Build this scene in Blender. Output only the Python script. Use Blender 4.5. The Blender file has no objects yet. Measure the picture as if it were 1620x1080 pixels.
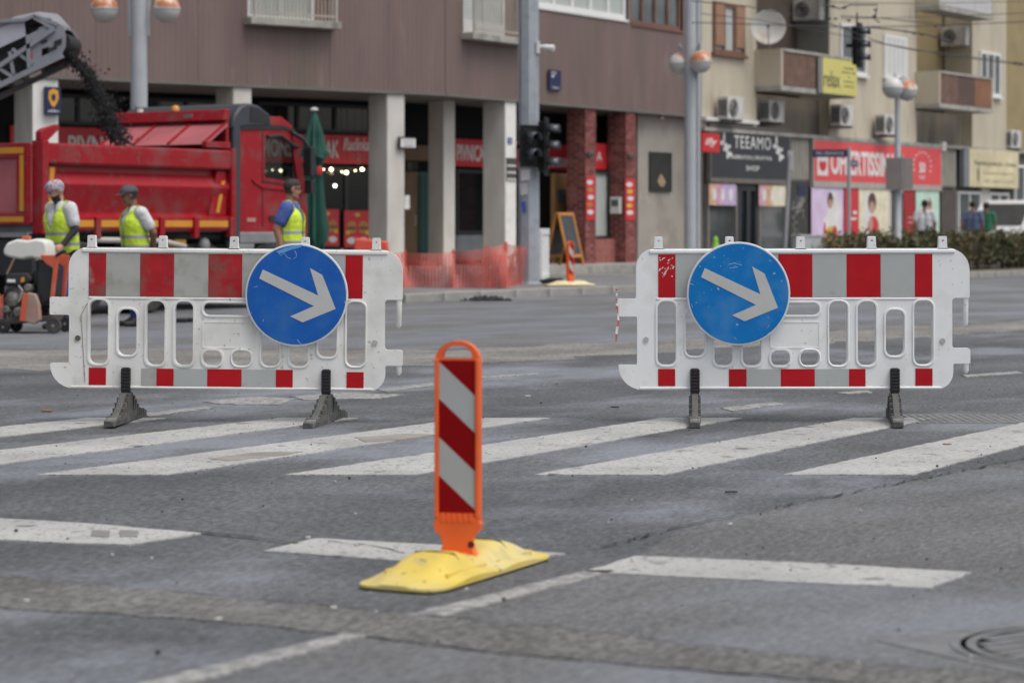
import bpy, bmesh, math, random
import numpy as np
from mathutils import Vector, Matrix
R = math.radians
rnd = random.Random(7)
S = bpy.context.scene
COL = S.collection

# ---------------------------------------------------------------- camera, light, exposure
HC, FP = 1.19, 3600.0            # camera height (m), focal length in photo pixels
cd = bpy.data.cameras.new('camera'); cam = bpy.data.objects.new('camera', cd); COL.objects.link(cam)
cam.location = (0, 0, HC); cam.rotation_euler = (R(90), 0, 0)
cd.sensor_width = 36; cd.lens = 80; cd.shift_y = -180 / 1620
cd.clip_start = .1; cd.clip_end = 600
cd.dof.use_dof = True; cd.dof.focus_distance = 13.3; cd.dof.aperture_fstop = 2.8; cd.dof.aperture_blades = 9
S.camera = cam
SUN_EL, SUN_AZ = R(64), R(122)    # azimuth measured from +Y clockwise
w = bpy.data.worlds.new('World'); S.world = w; w.use_nodes = True
nt = w.node_tree; nt.nodes.clear()
sky = nt.nodes.new('ShaderNodeTexSky'); sky.sky_type = 'NISHITA'; sky.sun_disc = False
sky.sun_elevation = SUN_EL; sky.sun_rotation = SUN_AZ; sky.air_density = 1.0; sky.dust_density = 4.0; sky.ozone_density = 1.0
hsv = nt.nodes.new('ShaderNodeHueSaturation'); hsv.inputs['Saturation'].default_value = .42
bg = nt.nodes.new('ShaderNodeBackground'); bg.inputs['Strength'].default_value = .15
wo = nt.nodes.new('ShaderNodeOutputWorld')
nt.links.new(sky.outputs[0], hsv.inputs['Color']); nt.links.new(hsv.outputs[0], bg.inputs[0]); nt.links.new(bg.outputs[0], wo.inputs[0])
sl = bpy.data.lights.new('sun', 'SUN'); sl.energy = 1.15; sl.angle = R(40); sl.color = (1, .965, .91)
so = bpy.data.objects.new('sun', sl); COL.objects.link(so)
sd = Vector((math.sin(SUN_AZ) * math.cos(SUN_EL), math.cos(SUN_AZ) * math.cos(SUN_EL), math.sin(SUN_EL)))
so.rotation_euler = (-sd).to_track_quat('-Z', 'Y').to_euler(); so.location = (0, 0, 40)
S.view_settings.view_transform = 'Standard'; S.view_settings.look = 'None'
S.view_settings.exposure = .21; S.view_settings.gamma = 1; S.view_settings.use_curve_mapping = False
S.cycles.use_denoising = True
S.cycles.max_bounces = 6; S.cycles.diffuse_bounces = 3; S.cycles.glossy_bounces = 3
S.cycles.transparent_max_bounces = 12; S.cycles.caustics_reflective = False; S.cycles.caustics_refractive = False

# ---------------------------------------------------------------- materials
MATS = {}
def mat(name, col, rough=.6, metal=0., var=.12, vs=3., bump=0., bs=60., dirt=None, spec=.5, stretch=(1, 1, 1), emit=None, coat=0., rvar=0., bd=.01):
    """procedural paint: base colour with noise variation, optional dirt (colour, lo, hi, scale) and bump"""
    if name in MATS: return MATS[name]
    m = bpy.data.materials.new(name); m.use_nodes = True; MATS[name] = m
    t = m.node_tree; N = t.nodes; L = t.links
    b = N['Principled BSDF']
    b.inputs['Roughness'].default_value = rough; b.inputs['Metallic'].default_value = metal
    b.inputs['Specular IOR Level'].default_value = spec
    if coat: b.inputs['Coat Weight'].default_value = coat; b.inputs['Coat Roughness'].default_value = .12
    if emit:
        b.inputs['Emission Color'].default_value = (*emit[0], 1); b.inputs['Emission Strength'].default_value = emit[1]
    tc = N.new('ShaderNodeTexCoord'); mp = N.new('ShaderNodeMapping'); mp.inputs['Scale'].default_value = stretch
    L.new(tc.outputs['Object'], mp.inputs['Vector'])
    def noise(scale, detail=4.):
        n = N.new('ShaderNodeTexNoise'); n.inputs['Scale'].default_value = scale; n.inputs['Detail'].default_value = detail
        L.new(mp.outputs[0], n.inputs['Vector']); return n
    def ramp(src, a, bb):
        r = N.new('ShaderNodeMapRange'); r.inputs['From Min'].default_value = a; r.inputs['From Max'].default_value = bb
        L.new(src, r.inputs['Value']); return r.outputs[0]
    def mix(f, c0, c1):
        x = N.new('ShaderNodeMix'); x.data_type = 'RGBA'; L.new(f, x.inputs['Factor'])
        for s, c in ((6, c0), (7, c1)):
            if isinstance(c, tuple): x.inputs[s].default_value = (*c[:3], 1)
            else: L.new(c, x.inputs[s])
        return x.outputs[2]
    n = noise(vs)
    c = mix(ramp(n.outputs[0], .3, .7), tuple(x * (1 - var) for x in col), tuple(min(1, x * (1 + var)) for x in col))
    if dirt:
        for d in (dirt if isinstance(dirt, list) else [dirt]):
            c = mix(ramp(noise(d[3], 6.).outputs[0], d[1], d[2]), c, d[0])
    L.new(c, b.inputs['Base Color'])
    if rvar:
        r = N.new('ShaderNodeMapRange'); r.inputs['From Min'].default_value = .35; r.inputs['From Max'].default_value = .65
        r.inputs['To Min'].default_value = max(.03, rough - rvar); r.inputs['To Max'].default_value = min(1, rough + rvar)
        L.new(noise(vs * 1.7).outputs[0], r.inputs['Value']); L.new(r.outputs[0], b.inputs['Roughness'])
    if bump:
        bn = N.new('ShaderNodeBump'); bn.inputs['Strength'].default_value = bump; bn.inputs['Distance'].default_value = bd
        L.new(noise(bs, 3.).outputs[0], bn.inputs['Height']); L.new(bn.outputs[0], b.inputs['Normal'])
    return m

def asphalt(name, dark, light, sheen, amount=(.46, .60), big=.55, rough=.8, grain=1., tint=(1, 1, 1)):
    """asphalt: stone grain at several sizes, tyre polished streaks along the street, drifting patches and a dried bluish film, in metres"""
    m = bpy.data.materials.new(name); m.use_nodes = True
    t = m.node_tree; N = t.nodes; L = t.links; b = N['Principled BSDF']
    tc = N.new('ShaderNodeTexCoord'); o = tc.outputs['Object']
    def mapped(rz, sc):
        mp = N.new('ShaderNodeMapping'); mp.vector_type = 'TEXTURE'; mp.inputs['Rotation'].default_value = (0, 0, R(rz)); mp.inputs['Scale'].default_value = sc
        L.new(o, mp.inputs[0]); return mp.outputs[0]
    street = mapped(57, (2.6, 1, 1)); soft = mapped(57, (1.6, 1, 1))
    def noise(scale, detail, vec, rg=.55):
        n = N.new('ShaderNodeTexNoise'); n.inputs['Scale'].default_value = scale; n.inputs['Detail'].default_value = detail; n.inputs['Roughness'].default_value = rg
        L.new(vec, n.inputs['Vector']); return n.outputs[0]
    def rng(src, a, bb, c=0., d=1.):
        r = N.new('ShaderNodeMapRange'); r.inputs[1].default_value = a; r.inputs[2].default_value = bb; r.inputs[3].default_value = c; r.inputs[4].default_value = d
        L.new(src, r.inputs[0]); return r.outputs[0]
    def mix(f, c0, c1, mode='MIX'):
        x = N.new('ShaderNodeMix'); x.data_type = 'RGBA'; x.blend_type = mode
        if isinstance(f, float): x.inputs[0].default_value = f
        else: L.new(f, x.inputs[0])
        for s, c in ((6, c0), (7, c1)):
            if isinstance(c, tuple): x.inputs[s].default_value = (*c[:3], 1)
            else: L.new(c, x.inputs[s])
        return x.outputs[2]
    dk = tuple(dark * a for a in tint); lt = tuple(light * a for a in tint)
    c = mix(rng(noise(big * 1.6, 5., soft, .62), .34, .66), dk, lt)
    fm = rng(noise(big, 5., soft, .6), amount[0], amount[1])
    c = mix(fm, c, sheen)  # sky gloss on damp asphalt, painted into the base colour
    c = mix(rng(noise(2.6, 6., street, .65), .52, .75, 0, .5), c, tuple(x * .75 for x in dk))
    def grey(src, a, bb, lo, hi):
        v = rng(src, a, bb, lo, hi); x = N.new('ShaderNodeCombineColor'); [L.new(v, x.inputs[k]) for k in range(3)]; return x.outputs[0]
    calm = rng(fm, 0, 1, 1., .45)
    def mul(col, g, f):
        x = N.new('ShaderNodeMix'); x.data_type = 'RGBA'; x.blend_type = 'MULTIPLY'
        mm = N.new('ShaderNodeMath'); mm.operation = 'MULTIPLY'; mm.inputs[1].default_value = f * grain; L.new(calm, mm.inputs[0]); L.new(mm.outputs[0], x.inputs[0]); L.new(col, x.inputs[6]); L.new(g, x.inputs[7]); return x.outputs[2]
    g1 = noise(55, 2., street, .6); g2 = noise(24, 2., street, .6); g3 = noise(120, 2., o, .6)
    c = mul(c, grey(g1, .36, .64, .25, 1.75), .54); c = mul(c, grey(g2, .38, .62, .5, 1.5), .22); c = mul(c, grey(g3, .35, .65, .45, 1.55), .5)
    L.new(c, b.inputs['Base Color'])
    L.new(rng(fm, 0, 1, rough, rough - .22), b.inputs['Roughness']); b.inputs['Specular IOR Level'].default_value = .4
    bn = N.new('ShaderNodeBump'); bn.inputs['Distance'].default_value = .006
    L.new(rng(fm, 0, 1, .7, .35), bn.inputs['Strength']); L.new(g3, bn.inputs['Height']); L.new(bn.outputs[0], b.inputs['Normal'])
    MATS[name] = m
    return m

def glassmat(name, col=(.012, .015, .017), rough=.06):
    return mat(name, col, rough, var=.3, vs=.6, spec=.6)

white_pl = mat('white_plastic', (.77, .78, .78), .42, var=.03, vs=5, dirt=[((.62, .61, .58), .54, .82, 5), ((.50, .48, .43), .68, .82, 3), ((.54, .52, .48), .66, .71, 38)])
white_dirty = mat('white_plastic_dirty', (.73, .725, .70), .48, var=.05, vs=5, dirt=[((.54, .53, .49), .48, .78, 4), ((.42, .39, .33), .64, .80, 3.0), ((.45, .43, .39), .64, .70, 34)])
red_sheet = mat('red_sheet', (.42, .008, .014), .42, var=.08, vs=8, spec=.2)
red_worn = mat('red_sheet_worn', (.36, .014, .020), .45, spec=.25, var=.15, vs=9, dirt=[((.22, .07, .06), .46, .62, 6), ((.27, .20, .17), .60, .72, 5), ((.13, .06, .05), .60, .70, 30)])
red_chip = red_sheet
grey_sheet = mat('grey_sheet', (.40, .415, .41), .35, var=.05, vs=4, dirt=((.3, .3, .27), .62, .8, 11))
grey_worn = mat('grey_sheet_dirty', (.38, .38, .35), .45, var=.1, vs=4, dirt=((.25, .24, .2), .5, .75, 9))
black_rb = mat('black_rubber', (.016, .016, .018), .6, spec=.3, var=.25, vs=20, bump=.2)
foot_gr = mat('recycled_plastic', (.085, .085, .08), .75, var=.25, vs=14, bump=.4, bs=60, dirt=((.22, .21, .19), .55, .8, 9))
sign_blue = mat('sign_blue', (.010, .10, .40), .38, spec=.22, var=.08, vs=6, dirt=[((.16, .28, .48), .70, .74, 60), ((.03, .13, .36), .5, .7, 5)])
sign_blue2 = mat('sign_blue_light', (.003, .16, .47), .38, spec=.22, var=.08, vs=6, dirt=[((.25, .38, .55), .67, .71, 45), ((.05, .2, .46), .5, .7, 5)])
sign_arrow = mat('sign_arrow', (.47, .47, .46), .4, var=.05, vs=8)
alu = mat('bare_aluminium', (.55, .56, .57), .4, metal=.7, var=.1)
orange_pl = mat('orange_plastic', (.80, .125, .022), .45, var=.08, vs=9, dirt=[((.50, .12, .05), .58, .8, 6), ((.40, .16, .09), .66, .74, 40)])
dark_red = mat('dark_red_sheet', (.24, .002, .004), .45, var=.08, spec=.12)
yellow_rb = mat('yellow_rubber', (.62, .465, .085), .6, var=.10, vs=7, bump=.12, bs=60, dirt=[((.58, .50, .24), .45, .7, 5), ((.36, .31, .17), .58, .78, 10), ((.13, .11, .08), .66, .74, 22)])
cream_rb = mat('cream_rubber', (.66, .58, .34), .6, var=.1)
road_paint = mat('road_paint', (.41, .41, .388), .75, var=.09, vs=2, bump=.35, bs=140, dirt=[((.30, .295, .28), .46, .74, 1.5), ((.15, .15, .148), .61, .67, 22), ((.24, .235, .225), .56, .64, 48), ((.16, .155, .15), .63, .68, 7)], stretch=(1, 1, 1))
stain_m = mat('paint_stain', (.27, .245, .215), .5, var=.15, vs=4)
wet_m = mat('paint_wet', (.235, .228, .215), .35, var=.1, vs=4)
worn_paint = mat('road_paint_worn', (.36, .355, .34), .8, var=.1, vs=3, bump=.4, bs=120, dirt=[((.17, .17, .165), .46, .62, 14), ((.20, .2, .19), .45, .6, 40)])

# ---------------------------------------------------------------- mesh builder
class MB:
    def __init__(s): s.v, s.f, s.m = [], [], []
    def add(s, vs, fs, mi=0):
        k = len(s.v); s.v += [tuple(x) for x in vs]
        for f in fs: s.f.append([k + i for i in f]); s.m.append(mi)
        return s
    def box(s, x0, x1, y0, y1, z0, z1, mi=0):
        return s.add([(x0, y0, z0), (x1, y0, z0), (x1, y1, z0), (x0, y1, z0), (x0, y0, z1), (x1, y0, z1), (x1, y1, z1), (x0, y1, z1)],
                     [(3, 2, 1, 0), (4, 5, 6, 7), (0, 1, 5, 4), (1, 2, 6, 5), (2, 3, 7, 6), (3, 0, 4, 7)], mi)
    def obox(s, c, size, rot, mi=0):
        hx, hy, hz = (a / 2 for a in size); k = MB().box(-hx, hx, -hy, hy, -hz, hz)
        return s.add([Vector(c) + rot @ Vector(p) for p in k.v], k.f, mi)
    def bar(s, a, b, wd, th, mi=0, up=(0, 1, 0)):
        """square bar from a to b: wd across, th along `up`"""
        a, b = Vector(a), Vector(b); d = b - a; l = d.length; z = d / l
        y = Vector(up); y = (y - z * y.dot(z)).normalized(); x = y.cross(z)
        rot = Matrix((x, y, z)).transposed()
        return s.obox((a + b) / 2, (wd, th, l), rot, mi)
    def prism(s, poly, ax, a, b, mi=0):
        """extrude polygon along axis ax ('x': poly=(y,z); 'y': poly=(x,z); 'z': poly=(x,y))"""
        def P(p, t): return {'x': (t, p[0], p[1]), 'y': (p[0], t, p[1]), 'z': (p[0], p[1], t)}[ax]
        n = len(poly); vs = [P(p, a) for p in poly] + [P(p, b) for p in poly]
        fs = [tuple(range(n)), tuple(range(2 * n - 1, n - 1, -1))] + [(i, n + i, n + (i + 1) % n, (i + 1) % n) for i in range(n)]
        return s.add(vs, fs, mi)
    def tube(s, pts, rad, n=10, mi=0, caps=True):
        pts = [Vector(p) for p in pts]; k = len(pts)
        rad = rad if isinstance(rad, (list, tuple)) else [rad] * k
        vs = []; fs = []; up = None
        for i, p in enumerate(pts):
            d = (pts[min(i + 1, k - 1)] - pts[max(i - 1, 0)]).normalized()
            if up is None: up = Vector((0, 0, 1)) if abs(d.z) < .9 else Vector((0, 1, 0))
            x = d.cross(up).normalized(); y = x.cross(d); up = y
            for j in range(n):
                a = 2 * math.pi * j / n; vs.append(p + (x * math.cos(a) + y * math.sin(a)) * rad[i])
        for i in range(k - 1):
            for j in range(n): fs.append((i * n + j, i * n + (j + 1) % n, (i + 1) * n + (j + 1) % n, (i + 1) * n + j))
        if caps: fs += [tuple(range(n - 1, -1, -1)), tuple(range((k - 1) * n, k * n))]
        return s.add(vs, fs, mi)
    def cyl(s, a, b, r0, r1=None, n=16, mi=0): return s.tube([a, b], [r0, r0 if r1 is None else r1], n, mi)
    def lathe(s, prof, c=(0, 0, 0), n=20, ax='z', mi=0):
        vs = []; fs = []; k = len(prof)
        for r, h in prof:
            for j in range(n):
                a = 2 * math.pi * j / n; x, y = r * math.cos(a), r * math.sin(a)
                p = {'z': (x, y, h), 'y': (x, h, y), 'x': (h, x, y)}[ax]
                vs.append((c[0] + p[0], c[1] + p[1], c[2] + p[2]))
        for i in range(k - 1):
            for j in range(n): fs.append((i * n + j, i * n + (j + 1) % n, (i + 1) * n + (j + 1) % n, (i + 1) * n + j))
        fs += [tuple(range(n - 1, -1, -1)), tuple(range((k - 1) * n, k * n))]
        return s.add(vs, fs, mi)
    def ball(s, c, r, n=12, k=8, mi=0):
        r = r if isinstance(r, (tuple, list)) else (r, r, r)
        vs = [(c[0], c[1], c[2] - r[2])]; fs = []
        for i in range(1, k):
            t = math.pi * i / k
            for j in range(n):
                a = 2 * math.pi * j / n; vs.append((c[0] + r[0] * math.sin(t) * math.cos(a), c[1] + r[1] * math.sin(t) * math.sin(a), c[2] - r[2] * math.cos(t)))
        vs.append((c[0], c[1], c[2] + r[2])); e = len(vs) - 1
        for j in range(n):
            fs.append((0, 1 + (j + 1) % n, 1 + j)); fs.append((e, e - n + j, e - n + (j + 1) % n))
        for i in range(k - 2):
            for j in range(n): fs.append((1 + i * n + j, 1 + i * n + (j + 1) % n, 1 + (i + 1) * n + (j + 1) % n, 1 + (i + 1) * n + j))
        return s.add(vs, fs, mi)
    def poly(s, pts, mi=0): return s.add(pts, [tuple(range(len(pts)))], mi)
    def build(s, name, mats, parent=None, loc=(0, 0, 0), rz=0., rot=None, bevel=0., smooth=None, seg=2, **props):
        me = bpy.data.meshes.new(name); me.from_pydata(s.v, [], s.f)
        return link(name, me, mats, parent, loc, rz, rot, bevel, smooth, seg, mi=s.m, **props)

def link(name, me, mats, parent=None, loc=(0, 0, 0), rz=0., rot=None, bevel=0., smooth=None, seg=2, mi=None, **props):
    mats = mats if isinstance(mats, (list, tuple)) else [mats]
    me.materials.clear()
    for m in mats: me.materials.append(m)
    if mi is not None and len(mats) > 1: me.polygons.foreach_set('material_index', mi)
    bm = bmesh.new(); bm.from_mesh(me); bmesh.ops.recalc_face_normals(bm, faces=bm.faces); bm.to_mesh(me); bm.free()
    if smooth: me.shade_smooth(); me.set_sharp_from_angle(angle=R(smooth))
    o = bpy.data.objects.new(name, me); COL.objects.link(o)
    o.parent = parent; o.location = loc; o.rotation_euler = rot if rot else (0, 0, rz)
    if bevel:
        b = o.modifiers.new('bevel', 'BEVEL'); b.width = bevel; b.segments = seg; b.limit_method = 'ANGLE'; b.angle_limit = R(35)
    for k, v in props.items(): o[k] = v
    return o

def thing(name, label, cat, loc=(0, 0, 0), rz=0., group=None, kind=None, rot=None):
    o = bpy.data.objects.new(name, None); COL.objects.link(o); o.empty_display_size = .2
    o.location = loc; o.rotation_euler = rot if rot else (0, 0, rz); o['label'] = label; o['category'] = cat
    if group: o['group'] = group
    if kind: o['kind'] = kind
    return o
def tag(o, label, cat, group=None, kind=None):
    o['label'] = label; o['category'] = cat
    if group: o['group'] = group
    if kind: o['kind'] = kind
    return o
def kids(o): return [c for c in bpy.data.objects if c.parent == o]
def copy_tree(o, parent=None):
    c = o.copy(); COL.objects.link(c); c.parent = parent
    for k in kids(o): copy_tree(k, c)
    return c

def rounded(pts, n=5):
    """polygon from (x, y, r): each corner rounded by r"""
    out = []; k = len(pts)
    for i in range(k):
        x, y, r = pts[i]; p = Vector((x, y)); a = Vector(pts[i - 1][:2]); b = Vector(pts[(i + 1) % k][:2])
        if r <= 0: out.append((x, y)); continue
        da, db = (a - p).normalized(), (b - p).normalized()
        ang = da.angle(db); t = r / math.tan(ang / 2)
        p0, p1 = p + da * t, p + db * t
        cc = p + (da + db).normalized() * (r / math.sin(ang / 2))
        a0 = math.atan2(p0.y - cc.y, p0.x - cc.x); a1 = math.atan2(p1.y - cc.y, p1.x - cc.x)
        d = (a1 - a0 + math.pi) % (2 * math.pi) - math.pi
        for j in range(n + 1):
            q = a0 + d * j / n; out.append((cc.x + r * math.cos(q), cc.y + r * math.sin(q)))
    return out
def rrect(x0, x1, y0, y1, r, n=5): return rounded([(x0, y0, r), (x1, y0, r), (x1, y1, r), (x0, y1, r)], n)

def curve_mesh(loops, half, bev=0., res=2):
    """flat shape with holes, half thickness, standing in XZ facing -Y"""
    c = bpy.data.curves.new('outline', 'CURVE'); c.dimensions = '2D'; c.fill_mode = 'BOTH'; c.extrude = half
    for lp in loops:
        s = c.splines.new('POLY'); s.points.add(len(lp) - 1)
        for p, q in zip(s.points, lp): p.co = (q[0], q[1], 0, 1)
        s.use_cyclic_u = True
    o = bpy.data.objects.new('outline', c); COL.objects.link(o)
    me = bpy.data.meshes.new_from_object(o.evaluated_get(bpy.context.evaluated_depsgraph_get()))
    bpy.data.objects.remove(o); bpy.data.curves.remove(c)
    bm = bmesh.new(); bm.from_mesh(me); bmesh.ops.remove_doubles(bm, verts=bm.verts, dist=2e-5)
    bmesh.ops.dissolve_limit(bm, angle_limit=.01, verts=bm.verts, edges=[e for e in bm.edges if len(e.link_faces) == 2 and abs(e.link_faces[0].normal.z) > .9 and abs(e.link_faces[1].normal.z) > .9])
    bm.to_mesh(me); bm.free()
    me.transform(Matrix(((1, 0, 0, 0), (0, 0, -1, 0), (0, 1, 0, 0), (0, 0, 0, 1))))
    return me
def plate(name, loops, half, mats, parent, y=0., bev=0., smooth=40, loc=None, **kw):
    return link(name, curve_mesh(loops, half), mats, parent, loc or (0, y, 0), smooth=smooth, bevel=bev, **kw)

def text_mesh(body, width, height, half=.004, bold=0., shear=0., space=1.):
    """lettering fitted to width x height, centred, standing in XZ facing -Y"""
    c = bpy.data.curves.new('lettering', 'FONT'); c.body = body; c.size = 1; c.extrude = half; c.shear = shear; c.space_character = space; c.offset = bold; c.resolution_u = 3
    o = bpy.data.objects.new('lettering', c); COL.objects.link(o)
    me = bpy.data.meshes.new_from_object(o.evaluated_get(bpy.context.evaluated_depsgraph_get()))
    bpy.data.objects.remove(o); bpy.data.curves.remove(c)
    n = len(me.vertices); a = np.empty(n * 3); me.vertices.foreach_get('co', a); a = a.reshape(-1, 3)
    lo, hi = a.min(0), a.max(0); b = np.empty_like(a)
    b[:, 0] = (a[:, 0] - (lo[0] + hi[0]) / 2) * width / max(hi[0] - lo[0], 1e-4)
    b[:, 2] = (a[:, 1] - (lo[1] + hi[1]) / 2) * height / max(hi[1] - lo[1], 1e-4)
    b[:, 1] = -a[:, 2]
    me.vertices.foreach_set('co', b.ravel()); me.update()
    return me
def text(name, body, width, height, m, parent, x, y, z, **kw):
    return link(name, text_mesh(body, width, height, **kw), m, parent, (x, y, z))

# ---------------------------------------------------------------- where things stand: photo measurements turned into metres
def gd(px, py, z=0.):
    d = (HC - z) * FP / (py - 360); return ((px - 810) * d / FP, d, z)
def at(px, py, d): return ((px - 810) * d / FP, d, HC - (py - 360) * d / FP)
class Fac:
    """a facade plane: x along it, y into the building, z up"""
    def __init__(s, ox, oy, ang): s.o = (ox, oy); s.a = R(ang); s.c, s.s = math.cos(s.a), math.sin(s.a)
    def pt(s, px, py, w=0.):
        k = (px - 810) / FP
        d = (w - s.s * s.o[0] + s.c * s.o[1]) / (s.c - s.s * k)
        u = s.c * (k * d - s.o[0]) + s.s * (d - s.o[1])
        return u, HC - (py - 360) * d / FP, d
    def u(s, px, w=0.): return s.pt(px, 360, w)[0]
    def world(s, u, w, z=0.): return (s.o[0] + s.c * u - s.s * w, s.o[1] + s.s * u + s.c * w, z)
FA1 = Fac(-1.35, 46.0, 37.5); FA2 = Fac(-1.35, 46.0, 57.3); FB = Fac(4.56, 55.05, 56)
# ---------------------------------------------------------------- ground
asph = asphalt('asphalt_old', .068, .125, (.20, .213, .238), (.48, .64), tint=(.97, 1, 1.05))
asph_new = asphalt('asphalt_new', .11, .145, (.175, .187, .21), (.40, .62), grain=.7)
asph_smooth = asphalt('asphalt_repaved', .095, .14, (.165, .174, .19), (.49, .66), grain=.8, rough=.85)
asph_trench = asphalt('asphalt_trench', .095, .155, (.17, .167, .16), (.55, .8), big=1.2, rough=.9, tint=(1.03, 1, .95))
asph_milled = asphalt('asphalt_milled', .125, .225, (.26, .25, .225), (.48, .7), big=.8, rough=.92, tint=(1.05, 1, .92))
pave = asphalt('pavement_asphalt', .14, .20, (.22, .22, .22), (.5, .7), rough=.9, grain=.7)
crack_m = mat('crack_dark', (.022, .022, .022), .9, var=.3, vs=30)
kerb_m = mat('kerb_stone', (.30, .29, .27), .85, var=.15, vs=6, bump=.5, bs=70, dirt=((.12, .12, .115), .5, .75, 3))

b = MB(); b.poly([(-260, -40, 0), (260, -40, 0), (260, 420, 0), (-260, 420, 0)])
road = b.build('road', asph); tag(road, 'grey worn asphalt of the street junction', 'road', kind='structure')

def jag(pts, step=.12, amp=.012, closed=True):
    out = []; n = len(pts)
    for i in range(n if closed else n - 1):
        a, c = Vector(pts[i][:2]), Vector(pts[(i + 1) % n][:2]); l = (c - a).length; k = max(1, min(400, int(l / step)))
        nn = Vector((-(c - a).y, (c - a).x)).normalized() if l > 0 else Vector((0, 0))
        for j in range(k):
            p = a + (c - a) * j / k + (nn * rnd.uniform(-amp, amp) if j else Vector((0, 0))); out.append((p.x, p.y))
    if not closed: out.append(tuple(pts[-1][:2]))
    return out
def sheet(name, pix, z, m, label, cat, amp=.012, step=.12, kind='structure', ground=None):
    pts = ground or [gd(*p) for p in pix]
    b = MB(); b.prism(jag(pts, step, amp), 'z', -.004, z)
    o = b.build(name, m); tag(o, label, cat, kind=kind); return o
sheet('new_asphalt_strip', [(-900, 478), (560, 482), (700, 478), (900, 468), (1100, 455), (1700, 436), (2300, 420), (2400, 470), (1620, 505), (1000, 540), (700, 553), (300, 552), (-900, 552)], .002, asph_new,
      'smooth bluish strip of freshly laid asphalt along the far kerb', 'road', amp=.05, step=.5)
sheet('milled_strip', [(-900, 556), (300, 553), (700, 555), (1000, 541), (1620, 507), (2000, 490), (2000, 503), (1620, 523), (1000, 561), (700, 579), (300, 583), (-900, 590)], .004, asph_milled,
      'pale strip of milled asphalt crossing behind the barriers', 'road', amp=.22, step=.30)
sheet('repaved_patch', [(1900, 668), (1620, 727), (1460, 758), (1250, 800), (1090, 836), (1000, 881), (930, 906), (640, 976), (800, 988), (1100, 1023), (1700, 1085), (2300, 1085)], .002, asph_smooth,
      'smoother repaved asphalt at the right behind the trench', 'road', amp=.008)
sheet('trench_strip', [(-300, 885), (-50, 906), (150, 926), (560, 965), (800, 986), (1100, 1022), (1700, 1084), (1700, 1112), (1000, 1053), (760, 1031), (560, 1006), (350, 984), (-50, 958), (-300, 940)], .004, asph_trench,
      'coarse brownish trench repair running across the near road', 'road', amp=.018, step=.05)
sheet('repaved_lane', [(570, 1007), (760, 1032), (1000, 1054), (1700, 1114), (1800, 1400), (-100, 1400), (80, 1125), (240, 1081)], .002, asph_smooth,
      'smoother repaved asphalt nearest to the camera', 'road', amp=.008)
# cracks and joints
def crack(pix, wd, label, z=.0085, amp=.02):
    pts = [Vector(gd(*p)[:2]) for p in pix]; c = jag([(p.x, p.y) for p in pts], .05, amp, closed=False); b = MB()
    L, Rr = [], []
    for i, p in enumerate(c):
        a, d = Vector(c[max(i - 1, 0)]), Vector(c[min(i + 1, len(c) - 1)]); t = (d - a).normalized(); n = Vector((-t.y, t.x)); h = wd * rnd.uniform(.15, 1) / 2
        q = Vector(p); L.append(q + n * h); Rr.append(q - n * h)
    for i in range(len(c) - 1): b.poly([(L[i].x, L[i].y, z), (L[i + 1].x, L[i + 1].y, z), (Rr[i + 1].x, Rr[i + 1].y, z), (Rr[i].x, Rr[i].y, z)])
    tag(b.build('road_crack', crack_m), label, 'crack', kind='structure')
crack([(312, 843), (360, 848), (470, 862)], .030, 'dark crack in the asphalt between the two pale dashes', amp=.015)
crack([(1900, 668), (1620, 727), (1460, 758), (1250, 800), (1090, 832), (950, 868)], .018, 'dark joint beside the rightmost crossing stripe', amp=.02)
crack([(-50, 906), (150, 926), (560, 965), (800, 986), (1100, 1022), (1700, 1084)], .010, 'dark upper joint of the trench repair', amp=.006)
crack([(1700, 1112), (1000, 1053), (760, 1031), (560, 1006)], .010, 'dark lower joint of the trench repair', amp=.006)
crack([(520, 858), (600, 868), (640, 878)], .012, 'fine crack across the middle pale dash', z=.0095, amp=.02)

# crossing stripes and other paint
def stripe(corners, label, m=road_paint, z=.006, name='crossing_stripe', amp=.006, group=None, step=.05):
    b = MB(); b.prism(jag(corners, step, amp), 'z', -.004, z)
    tag(b.build(name, m), label, 'road marking', group=group, kind='structure')
names = ['stripe at the far left edge', 'second crossing stripe from the left', 'crossing stripe left of the beacon reaching past the left barrier', 'crossing stripe directly behind the orange beacon',
         'crossing stripe under the left foot of the right barrier', 'crossing stripe under the right foot of the right barrier', 'rightmost crossing stripe']
for i, k in enumerate(range(-5, 2)):
    x = .107 + 1.195 * k; yn, yf = 10.93, 14.18
    stripe([(x, yn), (x + .62, yn), (x + 2.52, yf), (x + 2.02, yf)], 'long white zebra stripe, ' + names[i], group='zebra crossing stripes', amp=.008)
P = lambda *a: [gd(*p) for p in a]
stripe(P((-60, 818), (150, 830), (318, 845), (205, 863), (100, 860), (-60, 852)), 'broad white dash at the left edge, with a wet patch on it', name='road_dash', group='broad white dashes across the near lane')
stripe(P((500, 853), (690, 863), (895, 877), (762, 898), (600, 886), (415, 873)), 'broad white dash behind the yellow beacon base', name='road_dash', group='broad white dashes across the near lane')
stripe(P((1005, 881), (1300, 893), (1538, 907), (1472, 932), (1200, 920), (925, 906)), 'broad white dash on the repaved asphalt at the right', name='road_dash', group='broad white dashes across the near lane')
stripe(P((930, 904), (975, 904), (700, 977), (640, 975)), 'worn white edge line in front of the beacon', worn_paint, name='road_line')
stripe(P((540, 1006), (580, 1008), (280, 1090), (170, 1120), (150, 1105), (250, 1077)), 'worn white edge line at the bottom of the road', worn_paint, name='road_line', z=.009)
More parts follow.
